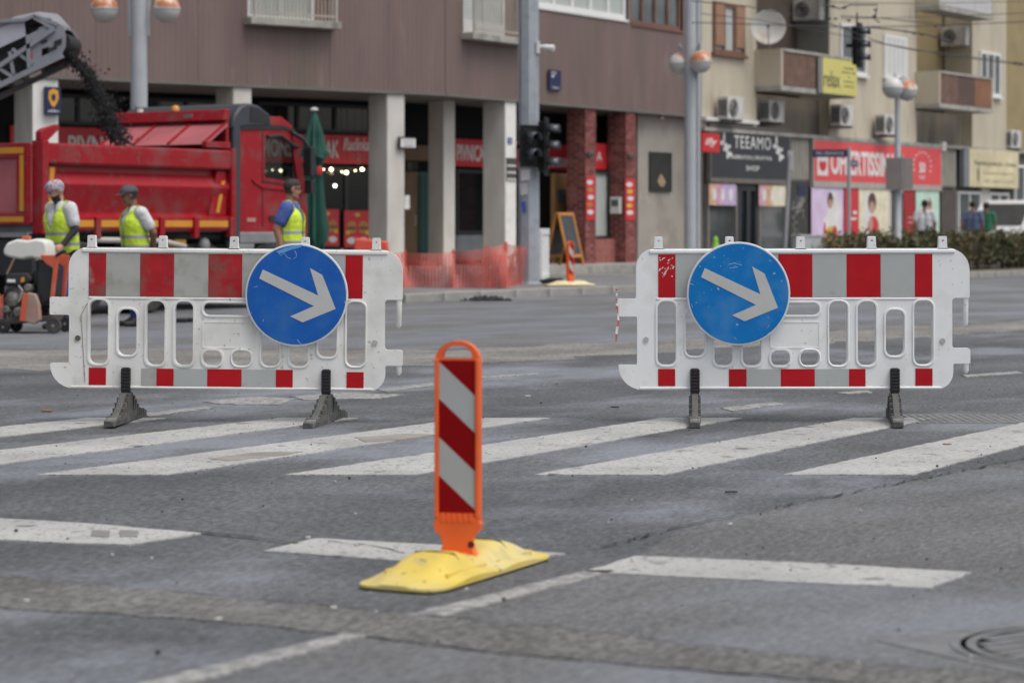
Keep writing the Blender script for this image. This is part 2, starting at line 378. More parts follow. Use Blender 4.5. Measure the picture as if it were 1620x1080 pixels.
far = [((222, 655), (330, 644), (336, 647), (236, 659)), ((320, 636), (400, 628), (470, 631), (440, 641), (350, 640)), ((458, 628), (540, 622), (640, 625), (600, 631), (480, 633)),
       ((595, 617), (684, 606), (690, 610), (612, 620)), ((1140, 646), (1225, 637), (1240, 640), (1160, 651)), ((1322, 622), (1375, 618), (1380, 621), (1340, 624)),
       ((1520, 594), (1610, 588), (1620, 591), (1530, 597)), ((752, 597), (850, 590), (856, 592), (765, 599))]
where = ['left of the left barrier foot', 'under the left barrier', 'under the right end of the left barrier', 'beside the bottom right corner of the left barrier', 'beside the left foot of the right barrier',
         'below the middle of the right barrier', 'at the right edge of the photo', 'between the two barriers']
for q, l in zip(far, where): stripe(P(*q), 'short worn white mark ' + l, worn_paint, name='worn_marking', amp=.015)
for (px, l) in ((160, 'left'), (205, 'right')):
    stripe(P((px - 15, 841), (px + 14, 842), (px + 13, 852), (px - 16, 851)), 'small dark wet patch on the left dash, the %s of two' % l, wet_m, z=.009, name='wet_patch', amp=.004)
for pix, l in ((((330, 727), (400, 718), (480, 716), (450, 722), (360, 731)), 'middle'), (((560, 694), (640, 688), (690, 689), (640, 697), (580, 701)), 'far')):
    stripe(P(*pix), 'brown stain on the %s part of the crossing stripe' % l, stain_m, z=.009, name='stain_patch', amp=.02)

# grit and litter
b = MB()
for i in range(420):
    y = rnd.uniform(5.4, 24); x = rnd.uniform(-.3, .3) * y; r = rnd.uniform(.002, .006) * (1 if i % 9 else 1.7)
    b.ball((x, y, .010 + r * .4), (r, r * rnd.uniform(.6, 1.2), r * .7), 5, 3, rnd.choice((0, 0, 0, 1, 2)))
o = b.build('grit', [mat('grit_dark', (.03, .03, .03), .9), mat('grit_grey', (.3, .3, .29), .9), mat('grit_pale', (.5, .48, .43), .9)]); tag(o, 'small stones and grit scattered over the asphalt', 'grit', kind='stuff')
leaf_m = mat('dry_leaf', (.30, .16, .06), .8); paper_m = mat('paper_scrap', (.62, .61, .57), .8)
def scrap(px, py, l, wd, m, name, label, a=0.):
    x, y, _ = gd(px, py); bb = MB(); n = 6; top = []; 
    for i in range(n): 
        t = 2 * math.pi * i / n; top.append((l / 2 * math.cos(t) * rnd.uniform(.8, 1.1), wd / 2 * math.sin(t) * rnd.uniform(.7, 1.1)))
    bb.prism(top, 'z', 0, .006)
    tag(bb.build(name, m, loc=(x, y, .007), rz=a), label, 'litter')
scrap(75, 651, .10, .07, leaf_m, 'dry_leaf', 'brown dry leaf on the road left of the left barrier')
scrap(218, 632, .06, .05, leaf_m, 'dry_leaf', 'brown dry leaf behind the left barrier foot')
scrap(1498, 705, .05, .03, leaf_m, 'dry_leaf', 'tiny brown leaf on the rightmost crossing stripe')
for (px, py, l, wd, lab) in ((178, 881, .018, .014, 'white crumb below the left dash'), (240, 886, .014, .012, 'smaller white crumb below the left dash'), (42, 954, .025, .012, 'white cigarette end at the left edge'), (527, 965, .035, .012, 'orange tipped scrap in front of the yellow base'),
                             (595, 971, .012, .012, 'white crumb on the trench joint'), (345, 983, .04, .014, 'white scrap on the trench repair'), (738, 935, .02, .01, 'pale scrap below the yellow base'), (488, 853, .03, .012, 'white scrap beside the middle dash'),
                             (835, 628, .06, .03, 'white scrap on the road between the barriers'), (1155, 832, .03, .02, 'pale leaf scrap on the road below the right barrier')):
    scrap(px, py, l * .7, wd * .7, paper_m, 'paper_scrap', lab, .4)
for (px, py, lab) in ((973, 646, 'dark lump of tar between the barriers'), (1157, 781, 'dark twig on the road below the right barrier')):
    scrap(px, py, .06, .025, crack_m, 'tar_lump', lab)

# manhole cover at the lower right, drain cover at the right
iron = mat('cast_iron', (.155, .157, .16), .6, metal=.15, var=.25, vs=12, bump=.4, bs=40, dirt=((.2, .19, .18), .5, .75, 8))
iron_lt = mat('cast_iron_pale', (.19, .19, .185), .7, var=.2, vs=12)
iron_dk = mat('cast_iron_dark', (.012, .012, .012), .9)
mh = thing('manhole_cover', 'square cast iron manhole cover with a round ribbed lid at the lower right', 'manhole cover', (1.60, 6.42, -.0015), R(33))
plate_m = MB().prism([(-.40, -.40), (.40, -.40), (.40, .40), (-.40, .40)], 'z', -.01, .0065); plate_m.build('frame', iron, mh)
lid = MB()
for i in range(9):
    y = -.24 + .06 * i; h = math.sqrt(max(.0, .27 ** 2 - y * y)); lid.box(-h, h, y - .024, y + .024, .0065, .0085)
lo = lid.build('lid', iron, mh)
rg = MB()
for r in (.30, .345):
    rg.lathe([(r - .014, .007), (r - .014, .0095), (r + .014, .0095), (r + .014, .007)], n=40)
rg.build('rim', iron, mh)
MB().lathe([(.035, .0145), (.035, .0165)], (-.03, .10, 0), n=14).build('lifting_hole', iron_dk, mh)
dr = thing('drain_cover', 'flat studded drain cover in the road beyond the rightmost crossing stripe', 'drain cover', (2.92, 14.15, .0), 0)
MB().box(-.45, .95, -.33, .33, -.01, .0045).build('frame', iron_lt, dr)
st = MB()
for i in range(26):
    for j in range(9): st.box(-.42 + .052 * i, -.39 + .052 * i, -.29 + .068 * j, -.25 + .068 * j, .0045, .0075)
st.build('studs', iron_lt, dr, kind='stuff')

# pavement and kerb
KL = [(-22, 24.5), (-9.5, 35.3), (-5, 38.0), (-2.7, 36.1), (-1.7, 36.0), (11.7, 55.0), (22.5, 70.4), (40, 95)]
PL = [FA1.world(-26, -.4), FA1.world(-11.5, -.4), FA1.world(-7, -.4), FA1.world(-3.5, -.4), FA1.world(-.3, -.45), FA2.world(8, -.4), FB.world(10, .1), FB.world(40, .1)]
b = MB(); n = len(KL)
for i in range(n - 1):
    a, c, d, e = KL[i], KL[i + 1], PL[i + 1], PL[i]
    b.poly([(a[0], a[1], .136), (c[0], c[1], .136), (d[0], d[1], .23), (e[0], e[1], .23)])
pv = b.build('pavement', pave); tag(pv, 'grey asphalt pavement in front of the shops', 'pavement', kind='structure')
kb = thing('kerb', 'pale stone kerb along the pavement', 'kerb', kind='structure')
stone = None; cnt = 0
for i in range(1, n - 2):
    a, c = Vector(KL[i]), Vector(KL[i + 1]); L_ = (c - a).length; k = max(1, round(L_ / 1.0)); st_ = L_ / k; ang = math.atan2(c.y - a.y, c.x - a.x)
    for j in range(k):
        p = a + (c - a) * (j + .5) / k
        if stone is None:
            o = MB().box(-.493, .493, -.02, .22, -.1, .142).build('kerb_stone', kerb_m, kb, bevel=.015); stone = o
        else: o = stone.copy(); COL.objects.link(o)
        o.location = (p.x, p.y, rnd.uniform(-.006, .006)); o.rotation_euler = (0, 0, ang + rnd.uniform(-.006, .006)); o.scale = (st_, 1, 1)
# heap of tar at the kerb
b = MB(); hx, hy, _ = gd(770, 476)
for i in range(60):
    a = rnd.uniform(0, 6.28); r = rnd.random() ** .7; b.ball((hx + .42 * r * math.cos(a), hy + .25 * r * math.sin(a), .06 * (1 - r)), rnd.uniform(.02, .055), 6, 4)
tag(b.build('asphalt_heap', mat('fresh_tar', (.03, .03, .032), .8)), 'low heap of dark asphalt against the kerb', 'asphalt heap', kind='stuff')

# ---------------------------------------------------------------- barriers
PXM = 259.
def bx(px): return (px - 358.8) / PXM
def bz(py): return HC - (py - 360) / PXM
def bp(*pts): return [(bx(p[0]), bz(p[1]), p[2] / PXM if len(p) > 2 else 0) for p in pts]
OUT = rounded(bp((107.5, 393, 30), (635, 393, 34), (635, 471.5, 1.5), (607.5, 471.5, 5), (607.5, 551, 5), (636, 551, 4), (636, 575.5, 1.5), (609, 575.5, 3), (609, 616, 27), (79.5, 616, 38), (79.5, 576.5, 2), (109, 576.5, 3), (109, 500, 3), (78, 500, 2), (78, 472, 2), (107.5, 472, 3)), 7)
def hole(x0, x1, y0, y1, r=11): return rrect(bx(x0), bx(x1), bz(y1), bz(y0), r / PXM, 5)
HOLES = [hole(141, 170.5, 476, 577), hole(186, 215.5, 490.5, 563), hole(231, 260, 477, 578), hole(276, 305, 477, 578), hole(320.6, 397, 479, 498.5, 9), hole(320.6, 350.5, 554, 578, 10), hole(367, 396.5, 554, 578, 10),
         hole(412.6, 441.6, 477, 578), hole(457.6, 486.6, 477, 578), hole(502, 531.5, 490.5, 563), hole(547, 576.5, 476, 577)]
def grow(lp, g):
    cx = sum(p[0] for p in lp) / len(lp); cz = sum(p[1] for p in lp) / len(lp); hw = max(abs(p[0] - cx) for p in lp); hh = max(abs(p[1] - cz) for p in lp)
    return [(cx + (p[0] - cx) * (hw + g) / hw, cz + (p[1] - cz) * (hh + g) / hh) for p in lp]
def make_barrier(label, worn, cut, sheets_top, sheets_low, yaw, tilt, loc):
    white_pl = white_dirty if worn else MATS['white_plastic']
    t = thing('road_barrier', label, 'road barrier', loc, group='white plastic road barriers', rot=(0, tilt, yaw))
    plate('panel', [OUT] + HOLES, .022, white_pl, t, bev=.007)
    b = MB()
    me = None
    for lp in HOLES:                                    # raised rims round the openings
        o = plate('opening_rim', [grow(lp, .012), grow(lp, -.0005)], .029, white_pl, t, bev=.005)
    plate('top_rib', [rrect(bx(128), bx(612), bz(401), bz(394.5), 2.5 / PXM)], .031, white_pl, t, bev=.006)
    plate('bottom_rib', [rrect(bx(112), bx(590), bz(615.5), bz(611.5), 1.8 / PXM)], .029, white_pl, t, bev=.005)
    plate('middle_rib', [rrect(bx(139), bx(573), bz(474.5), bz(470.8), 1.7 / PXM)], .027, white_pl, t, bev=.004)
    plate('inset_frame', [rrect(bx(319), bx(398.5), bz(551), bz(508), 3 / PXM), rrect(bx(321.5), bx(396), bz(548.5), bz(510.5), 2 / PXM)], .0245, white_pl, t, bev=.002)
    for k in range(5):
        x = bx(143 + 112.5 * k)
        lp = rounded([(x - .024, bz(374), .008), (x + .024, bz(374), .008), (x + .026, bz(391), 0), (x + .036, bz(394.5), 0), (x - .036, bz(394.5), 0), (x - .026, bz(391), 0)], 4)
        hl = [(x + .006 * math.cos(a * .785), bz(381) + .006 * math.sin(a * .785)) for a in range(8)]
        plate('top_lug', [lp, hl], .022, white_pl, t, bev=.005)
    for (x, y0, y1) in ((629.5, 471, 516), (630, 575, 591)):
        MB().tube([(bx(x), 0, bz(y0)), (bx(x), 0, bz(y1 - 4)), (bx(x), 0, bz(y1))], [.018, .017, .008], 12).build('hinge_pin', white_pl, t, smooth=50)
    for x, z in ((123, 536.5), (592, 539.5)):
        MB().lathe([(.017, -.030), (.017, -.022), (.009, -.0215)], (bx(x), 0, bz(z)), 14, 'y').build('eyelet', [mat('dirty_hole', (.10, .095, .085), .8) if worn and x < 200 else mat('grey_hole', (.42, .42, .41), .7)], t, smooth=50)
    for (x0, x1, y0, y1, m) in sheets_top + sheets_low:
        plate('reflective_sheet', [[(bx(x0), bz(y1)), (bx(x1), bz(y1)), (bx(x1), bz(y0)), (bx(x0), bz(y0))]], .0012, m, t, y=-.0240)
    for px in (200, 516):
        x = bx(px)
        b = MB(); b.prism(rrect(-.027, .027, bz(622), bz(582), .012, 3), 'y', -.055, -.005)
        for k in range(7): b.box(-.0285, .0285, -.057, -.003, bz(618) + .02 * k, bz(618) + .02 * k + .012)
        b.build('rubber_post', black_rb, t, loc=(x, 0, 0), bevel=.004)
        f = MB(); zt = bz(622.5)
        f.prism([(-.42, .0), (.42, .0), (.42, .035), (.36, .05), (.20, .06), (-.20, .06), (-.36, .05), (-.42, .035)], 'x', -.032, .032)
        f.prism([(-.36, .04), (-.26, .065), (-.17, .11), (-.10, .165), (-.06, zt), (.06, zt), (.10, .165), (.17, .11), (.26, .065), (.36, .04)], 'x', -.019, .019)
        for s in (-1, 1):
            for k in range(6):
                y = s * (.082 + .050 * k); hgt = max(.058, zt * (1 - (k + .8) / 6.6) ** 1.1); f.box(-.036, .036, y - .013, y + .013, .02, hgt)
        f.box(-.030, .030, -.055, .055, .02, zt - .003)
        f.build('foot', foot_gr, t, loc=(x, -.02, .004), rz=R((-4 if px < 300 else -10) if worn else (-4.5 if px < 300 else -6.5)), bevel=.004)
    return t
W0, R0, RW, RC, GW, GC = white_pl, red_sheet, red_worn, red_chip, grey_worn, grey_sheet
TOPL = [(139.5, 166.5, 402, 470, RW), (166.9, 220.2, 402, 470, GW), (220.6, 273.9, 402, 470, RW), (274.3, 328, 402, 470, GW), (328.4, 381.5, 402, 470, RW), (381.9, 435, 402, 470, GW), (435.4, 490, 402, 470, R0), (490.4, 544.3, 402, 470, GC), (544.7, 572, 402, 470, R0)]
LOWL = [(141, 168, 583, 610, R0), (224, 247.5, 583.5, 611, GW), (247.9, 274.6, 583.5, 611, R0), (275, 327.7, 583.5, 611, GC), (328, 382, 583.5, 611, R0), (382.3, 436, 583.5, 611, GC), (436.3, 463, 583.5, 611, R0), (548, 575, 586, 612, R0)]
TOPR = [(142.5, 169.5, 402, 470, R0)] + [(a, b_, 402, 470, R0 if i % 2 else GC) for i, (a, b_) in enumerate([(169.9, 223.5), (223.9, 278), (278.4, 332), (332.4, 386), (386.4, 440), (440.4, 494), (494.4, 548)])] + [(548.4, 576, 402, 470, R0)]
LOWR = [(142, 169, 583, 610, R0), (254, 281.6, 583.5, 611, R0), (282, 335.5, 583.5, 611, GC), (336, 389.5, 583.5, 611, R0), (390, 443.5, 583.5, 611, GC), (444, 470, 583.5, 611, R0), (549, 576, 583, 610, R0)]
DB = FP / PXM
barL = make_barrier('white plastic barrier with dirty scuffed red stripes, standing left of the beacon', True, 0, TOPL, LOWL, 0, R(.55), ((358.8 - 810) / PXM, DB, 0))
barR = make_barrier('white plastic barrier with clean bright red stripes, standing right of the beacon', False, 0, TOPR, LOWR, 0, R(-.1), ((1258 - 810) / PXM, DB + .02, 0))
# brown drip line down the left barrier
MB().tube([(bx(150), -.024, bz(478)), (bx(137), -.0245, bz(482)), (bx(128), -.0245, bz(500)), (bx(131), -.0245, bz(545)), (bx(135), -.0245, bz(606))], .0022, 6).build('stain_line', mat('rust_line', (.32, .28, .22), .8), barL)
# chipped white marks on the right barrier's first red sheet
b = MB(); cr = random.Random(3)
for i in range(34):
    x, z = cr.uniform(143.5, 168), cr.uniform(407, 437); 
    if (x - 150) * (z - 420) > 60 and cr.random() < .6: continue
    l, wd, a = cr.uniform(1, 4.5) / PXM, cr.uniform(.5, 1.7) / PXM, cr.uniform(.5, 1.3)
    ca, sa = math.cos(a), math.sin(a); X, Z = bx(x), bz(z)
    b.prism([(X + l * ca, Z + l * sa), (X - wd * sa, Z + wd * ca), (X - l * ca * .8, Z - l * sa * .8), (X + wd * sa * .7, Z - wd * ca * .7)], 'y', -.0258, -.0250)
b.build('chipped_marks', mat('chip_white', (.7, .68, .66), .6), barR, kind='stuff')
# striped tape tied to the right barrier's left hook
b = MB(); tp = thing('barrier_tape', 'twisted end of red and white tape hanging from the left hook of the right barrier', 'tape', (barR.location.x + bx(78), DB - .01, 0))
zs = [bz(476), bz(484), bz(496), bz(506), bz(516), bz(528), bz(541)]; xs = [.008, -.006, 0, .004, -.003, -.009, -.012]
for i in range(6):
    w0, w1 = (.004, .008, .003, .006, .008, .007, .004)[i:i + 2]
    b.add([(xs[i] - w0, -.02, zs[i]), (xs[i] + w0, -.022, zs[i]), (xs[i + 1] + w1, -.018, zs[i + 1]), (xs[i + 1] - w1, -.023, zs[i + 1])], [(0, 1, 2, 3)], i % 2)
for k in range(4): b.box(-.012, -.002, -.026 - .001 * k, .026, bz(478) + .03 * k - .02, bz(478) + .03 * k - .008, k % 2)
b.build('tape_end', [mat('tape_white', (.75, .73, .72), .5), mat('tape_red', (.48, .14, .14), .5)], tp)

# ---------------------------------------------------------------- blue arrow signs
def make_sign(px, py, rad, m, label, back):
    cx, cz = (px - 810) / PXM, HC - (py - 360) / PXM
    t = thing('arrow_sign', label, 'traffic sign', (cx, DB - .07, cz), group='round blue arrow signs')
    r = rad / PXM
    b = MB(); b.lathe([(r - .004, -.004), (r, 0), (r, .012), (r - .006, .016)], n=72, ax='y'); b.build('rim', mat('sign_rim', (.62, .63, .64), .5), t, smooth=40)
    MB().lathe([(r * .963, -.0062), (r * .963, -.0042)], n=72, ax='y').build('face', m, t, smooth=40)
    # arrow, traced in sign radii (x right, z up)
    A = [(-.655, .495), (-.725, .320), (.335, -.215), (-.125, -.415), (.120, -.530), (.760, -.270), (.500, .390), (.260, .525), (.420, -.010)]
    b = MB(); b.prism([(x * r, z * r) for x, z in A], 'y', -.0082, -.0060); b.build('arrow', sign_arrow, t)
    # bracket to the barrier
    MB().box(-.02, .02, .014, .045, -r * .6, r * .75).build('bracket', alu, t)
    return t
sgL = make_sign(471, 466, 81, sign_blue, 'scratched dark blue disc with a white arrow pointing down right, on the left barrier', 0)
sgR = make_sign(1166.5, 464, 81.5, sign_blue2, 'brighter blue disc with a white arrow pointing down right, on the right barrier', 0)
def flake(name, pts, m, par, r):
    MB().prism([((x - 471) / PXM, -(z - 466) / PXM) for x, z in pts], 'y', -.0075, -.0055).build(name, m, par)
flake('peeled_patch', [(439, 398), (452, 392), (465, 389), (479, 387), (478, 391), (462, 395), (452, 399), (444, 401)], mat('peeled_blue', (.10, .30, .62), .45), sgL, 0)
b = MB()
for pts in ([(441, 398), (446, 404), (452, 400), (456, 407), (462, 409)], [(468, 396), (471, 402), (470, 407), (466, 409)], [(472, 536), (476, 541), (480, 545)], [(546, 476), (548, 479)], [(418, 508), (419, 504)], [(404, 454), (410, 452)], [(500, 434), (502, 431)]):
    b.tube([((x - 471) / PXM, -.0062, -(z - 466) / PXM) for x, z in pts], .0011, 5)
b.build('scratches', mat('scratch_pale', (.45, .52, .6), .6), sgL, kind='stuff')
b = MB()
for pts in ([(1150, 418), (1160, 416), (1172, 419)], [(1090, 448), (1096, 450)], [(1092, 480), (1094, 486)], [(1160, 532), (1163, 536)], [(1212, 528), (1216, 524)], [(1215, 512), (1212, 518)], [(1152, 424), (1166, 422)]):
    b.tube([((x - 1166.5) / PXM, -.0062, -(z - 464) / PXM) for x, z in pts], .0010, 5)
b.build('scratches', mat('scratch_pale', (.45, .52, .6), .6), sgR, kind='stuff')

# ---------------------------------------------------------------- lane beacons
def make_beacon(label, loc, rz, base_rz, base_m, blabel, cat='lane beacon'):
    t = thing('lane_beacon', label, cat, loc, rz, group='striped lane beacons')
    # base: long rubber plate, humped each side of the socket
    L_, W_ = .90, .30; b = MB(); prof = [(-.45, .02), (-.43, .026), (-.36, .036), (-.29, .066), (-.22, .088), (-.12, .094), (-.10, .088), (-.045, .066), (.045, .066), (.10, .088), (.12, .094), (.22, .088), (.29, .066), (.36, .036), (.43, .026), (.45, .02)]
    sec = [(-1, .0), (-1, .28), (-.93, .36), (-.74, .45), (-.60, .72), (-.48, .93), (-.30, 1.), (.30, 1.), (.48, .93), (.60, .72), (.74, .45), (.93, .36), (1, .28), (1, .0)]
    PX_, PH_ = [p[0] for p in prof], [p[1] for p in prof]; xs_ = np.unique(np.concatenate([np.linspace(-.45, .45, 61), [-.445, .445]])); hs_ = np.interp(xs_, PX_, PH_); ker = np.array([1, 2, 1]) / 4.
    for _ in range(4): hs_[1:-1] = np.convolve(hs_, ker, 'valid')
    prof = list(zip(xs_.tolist(), hs_.tolist()))
    vs = []; k = len(sec)
    for x, h in prof:
        e_ = min(1, (.45 - abs(x)) / .10); wd = W_ / 2 * (.62 + .38 * math.sqrt(max(0, 1 - (1 - e_) ** 2)))
        for s, q in sec: vs.append((x, s * wd, max(q * h, .003 if q == 0 else .014)))
    fs = [(i * k + j, i * k + j + 1, (i + 1) * k + j + 1, (i + 1) * k + j) for i in range(len(prof) - 1) for j in range(k - 1)]
    fs += [(i * k + k - 1, i * k, (i + 1) * k, (i + 1) * k + k - 1) for i in range(len(prof) - 1)]
    fs += [tuple(range(k)), tuple((len(prof) - 1) * k + j for j in range(k - 1, -1, -1))]
    b.add(vs, fs)
    base = b.build('base', base_m, t, rz=base_rz - rz, smooth=38, bevel=.003); base['label'] = blabel; base.scale = (1.03, 1.07, 1)
    ol = [(x * .985, W_ / 2 * .985 * (.62 + .38 * math.sqrt(max(0, 1 - (1 - min(1, (.45 - abs(x)) / .10)) ** 2)))) for x, h in prof]; MB().prism([(x, y_) for x, y_ in ol] + [(x, -y_) for x, y_ in ol[::-1]], 'z', -.004, .004).build('underside', black_rb, base)
    ln = MB()
    for s in (-1, 1):
        ln.box(-.30, -.02, s * .108 - .004, s * .108 + .004, .024, .044); ln.box(.06, .33, s * .108 - .004, s * .108 + .004, .024, .042)
    ln.build('edge_rib', base_m, base, bevel=.003)
    gr = MB()
    for x in (-.165, .175):
        gr.tube([(x, -.086, .066), (x, -.068, .0895), (x, 0, .0935), (x, .068, .0895), (x, .086, .066)], .0030, 6)
    gr.build('groove', mat('groove_dirt', (.12, .10, .03), .8), base)
    # frame
    W = .079; zb, zt = .172, .796
    out = rounded([(-W, zb, .006), (W, zb, .006), (W, zt, W * .93), (-W, zt, W * .93)], 10)
    hd = rounded([(-.052, .737, .006), (.052, .737, .006), (.052, .780, .040), (-.052, .780, .040)], 7)
    plate('frame', [out, hd], .023, orange_pl, t, bev=.006)
    for s in (-1, 1):
        MB().box(s * .071 - .007, s * .071 + .007, -.033, .033, .19, .735).build('edge_lip', orange_pl, t, bevel=.004)
    # neck
    b = MB()
    pr = [(.070, .195), (.082, .170), (.078, .145), (.058, .128), (.050, .100), (.058, .072), (.072, .062), (.072, .052), (.045, .048)]
    vs = []; 
    for x, z in pr:
        for sx, sy in ((-1, -1), (1, -1), (1, 1), (-1, 1)): vs.append((sx * x, sy * (.030 if z > .06 else .045), z))
    fs = [(i * 4 + j, i * 4 + (j + 1) % 4, (i + 1) * 4 + (j + 1) % 4, (i + 1) * 4 + j) for i in range(len(pr) - 1) for j in range(4)] + [(3, 2, 1, 0), tuple(len(pr) * 4 - 4 + j for j in range(4))]
    b.add(vs, fs); b.build('neck', orange_pl, t, bevel=.005)
    MB().box(.020, .040, -.060, -.030, .026, .075).build('locking_tab', orange_pl, t, bevel=.004)
    for k in range(6):
        MB().box(-.056 + .02 * k, -.045 + .02 * k, -.034, -.020, .176, .205).build('grip_rib', orange_pl, t, bevel=.002)
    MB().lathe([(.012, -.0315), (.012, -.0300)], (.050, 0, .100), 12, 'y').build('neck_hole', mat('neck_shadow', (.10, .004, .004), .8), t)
    # striped sheet: bands falling to the right
    x0, x1, z0, z1 = -.0625, .0625, .208, .730; H = z1 - z0
    def clip(a, c, m):              # band between two lines; a, c = heights below top on the left edge; slope .118 over the width
        sl = .116
        pts = [(x0, z1 - a), (x1, z1 - a - sl), (x1, z1 - c - sl), (x0, z1 - c)]
        def cut(ps, f, inter):
            o = []
            for i in range(len(ps)):
                p, q = ps[i - 1], ps[i]
                if f(q):
                    if not f(p): o.append(inter(p, q))
                    o.append(q)
                elif f(p): o.append(inter(p, q))
            return o
        def iz(zv): return lambda p, q: (p[0] + (q[0] - p[0]) * (zv - p[1]) / (q[1] - p[1]), zv)
        pts = cut(pts, lambda p: p[1] <= z1 + 1e-9, iz(z1)); pts = cut(pts, lambda p: p[1] >= z0 - 1e-9, iz(z0)) if pts else pts
        if len(pts) > 2: plate('reflective_sheet', [pts], .001, m, t, y=-.0240)
    e = [-.13, .004, .132, .264, .396, .53]
    for i in range(5): clip(e[i] + .0006, e[i + 1] - .0006, dark_red if i % 2 == 0 else grey_sheet)
    return t
make_beacon('orange beacon with slanting stripes on a yellow base, standing between the two barriers', (-.185, 7.84, .004), R(-9), R(64), yellow_rb, 'worn yellow rubber base')
x, y, _ = gd(902, 452, .15)
make_beacon('small far striped beacon on a cream base, on the pavement by the chalkboard', (x, y, .155), R(50), R(20), cream_rb, 'cream rubber base').scale = (1, 1, 1)
# ---------------------------------------------------------------- brown corner building
clad = mat('brown_cladding', (.178, .122, .113), .55, var=.10, vs=1.2, dirt=[((.155, .115, .088), .48, .72, .5), ((.13, .098, .09), .54, .8, 1.6), ((.23, .17, .16), .60, .8, 2.6)], stretch=(1.6, 1.6, .35))
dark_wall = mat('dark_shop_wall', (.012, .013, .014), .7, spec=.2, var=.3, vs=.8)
soffit_m = mat('soffit', (.16, .15, .135), .8, var=.15, vs=1)
conc = mat('concrete_column', (.60, .575, .53), .85, var=.1, vs=2.5, bump=.2, bs=30, dirt=[((.46, .43, .39), .50, .78, 1.4), ((.58, .50, .44), .56, .8, 3)], stretch=(1, 1, .45))
white_col = mat('white_column_paint', (.78, .76, .72), .75, var=.06, vs=3, dirt=((.45, .43, .39), .55, .8, 2))
brick_m = [mat('brick_a', (.25, .078, .068), .85, var=.2, vs=7), mat('brick_b', (.20, .058, .054), .85, var=.2, vs=7), mat('brick_c', (.31, .11, .095), .85, var=.2, vs=7), mat('mortar', (.26, .20, .18), .95, var=.1)]
red_sign = mat('red_signboard', (.60, .03, .04), .45, var=.05, vs=1.5)
white_let = mat('white_lettering', (.74, .73, .71), .5, var=.03)
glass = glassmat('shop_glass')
glass2 = mat('window_glass', (.10, .115, .12), .08, var=.35, vs=1.4, spec=.7)
frame_dk = mat('dark_frame', (.03, .032, .035), .5)
frame_wh = mat('white_frame', (.70, .70, .68), .5, var=.04)
frame_br = mat('brown_frame', (.17, .085, .06), .6, var=.15)
curtain = mat('curtain', (.42, .45, .43), .9, var=.12, vs=6, stretch=(4, 4, .3))
slab_m = mat('slab_concrete', (.36, .345, .31), .85, var=.15, vs=4, dirt=((.16, .155, .14), .5, .8, 3))
rail_m = mat('rail_paint', (.42, .38, .33), .6)
ZS = 3.9
bb = thing('corner_building', 'brown ribbed corner building over an arcade of shops', 'building', (*FA1.world(0, 0)[:2], 0))
A1, A2 = FA1.a, FA2.a
A2END = FA2.u(1109)
# upper storeys (body behind the cladding)
MB().prism([(-26, .12), (.02, .12), (3.0, 8), (-26, 8)], 'z', ZS + .02, 13).build('wall', clad, bb, rz=A1)
MB().prism([(.0, .12), (A2END, .12), (A2END, 8), (-3.0, 8)], 'z', ZS + .023, 13.003).build('wall', clad, bb, rz=A2)
MB().prism([(-26, -.03), (.01, -.03), (.9, 3), (-26, 3)], 'z', ZS - .05, ZS).build('soffit', soffit_m, bb, rz=A1)
MB().prism([(.02, -.03), (A2END, -.03), (A2END, 3), (-.9, 3)], 'z', ZS - .053, ZS - .003).build('soffit', soffit_m, bb, rz=A2)
def ribbed(u0, u1, z0, z1, parent, rz):
    b = MB(); p = .115; k = max(1, round((u1 - u0) / p)); p = (u1 - u0) / k; pr = []
    for i in range(k): pr += [(u0 + p * i, .0), (u0 + p * (i + .58), .0), (u0 + p * (i + .72), .006), (u0 + p * (i + .86), .006)]
    pr.append((u1, 0)); n = len(pr)
    b.add([(x, y, z0) for x, y in pr] + [(x, y, z1) for x, y in pr], [(i, i + 1, n + i + 1, n + i) for i in range(n - 1)])
    b.add([(u0, 0, z0), (u1, 0, z0), (u1, .1, z0), (u0, .1, z0)], [(0, 1, 2, 3)])
    return b.build('cladding_panel', clad, parent, rz=rz)
def clad_run(edges, openings, z0, z1, rz):
    for a, c in zip(edges, edges[1:]):
        k = max(1, round((c - a) / 1.15)); s = (c - a) / k
        for i in range(k):
            u0, u1 = a + s * i + .002, a + s * (i + 1) - .002; m = (u0 + u1) / 2; lo = z0
            for (o0, o1, oz0, oz1) in openings:
                if o0 < m < o1:
                    ribbed(u0, u1, lo, oz0, bb, rz); lo = oz1
            if lo < z1: ribbed(u0, u1, lo, z1, bb, rz)
w1a, w1b = FA1.u(391), FA1.u(522); w2a, w2b = FA2.u(733), FA2.u(816)
w0a = w1a - 8.2; w0b = w0a + (w1b - w1a)
wa, wb = FA2.u(848), FA2.u(993); wc, wd = FA2.u(998), FA2.u(1080)
ZW = 5.17; ZWT = 7.45; ZR = 5.92
clad_run([-26, w0a, w0b, w1a, w1b, 0], [(w0a, w0b, ZW, ZWT), (w1a, w1b, ZW, ZWT)], ZS, 11.5, A1)
clad_run([0.01, w2a, w2b, wa, wb, wc, wd, A2END], [(w2a, w2b, ZW, ZWT), (wa, wb, ZR, ZWT), (wc, wd, ZR - .05, ZWT)], ZS, 11.5, A2)
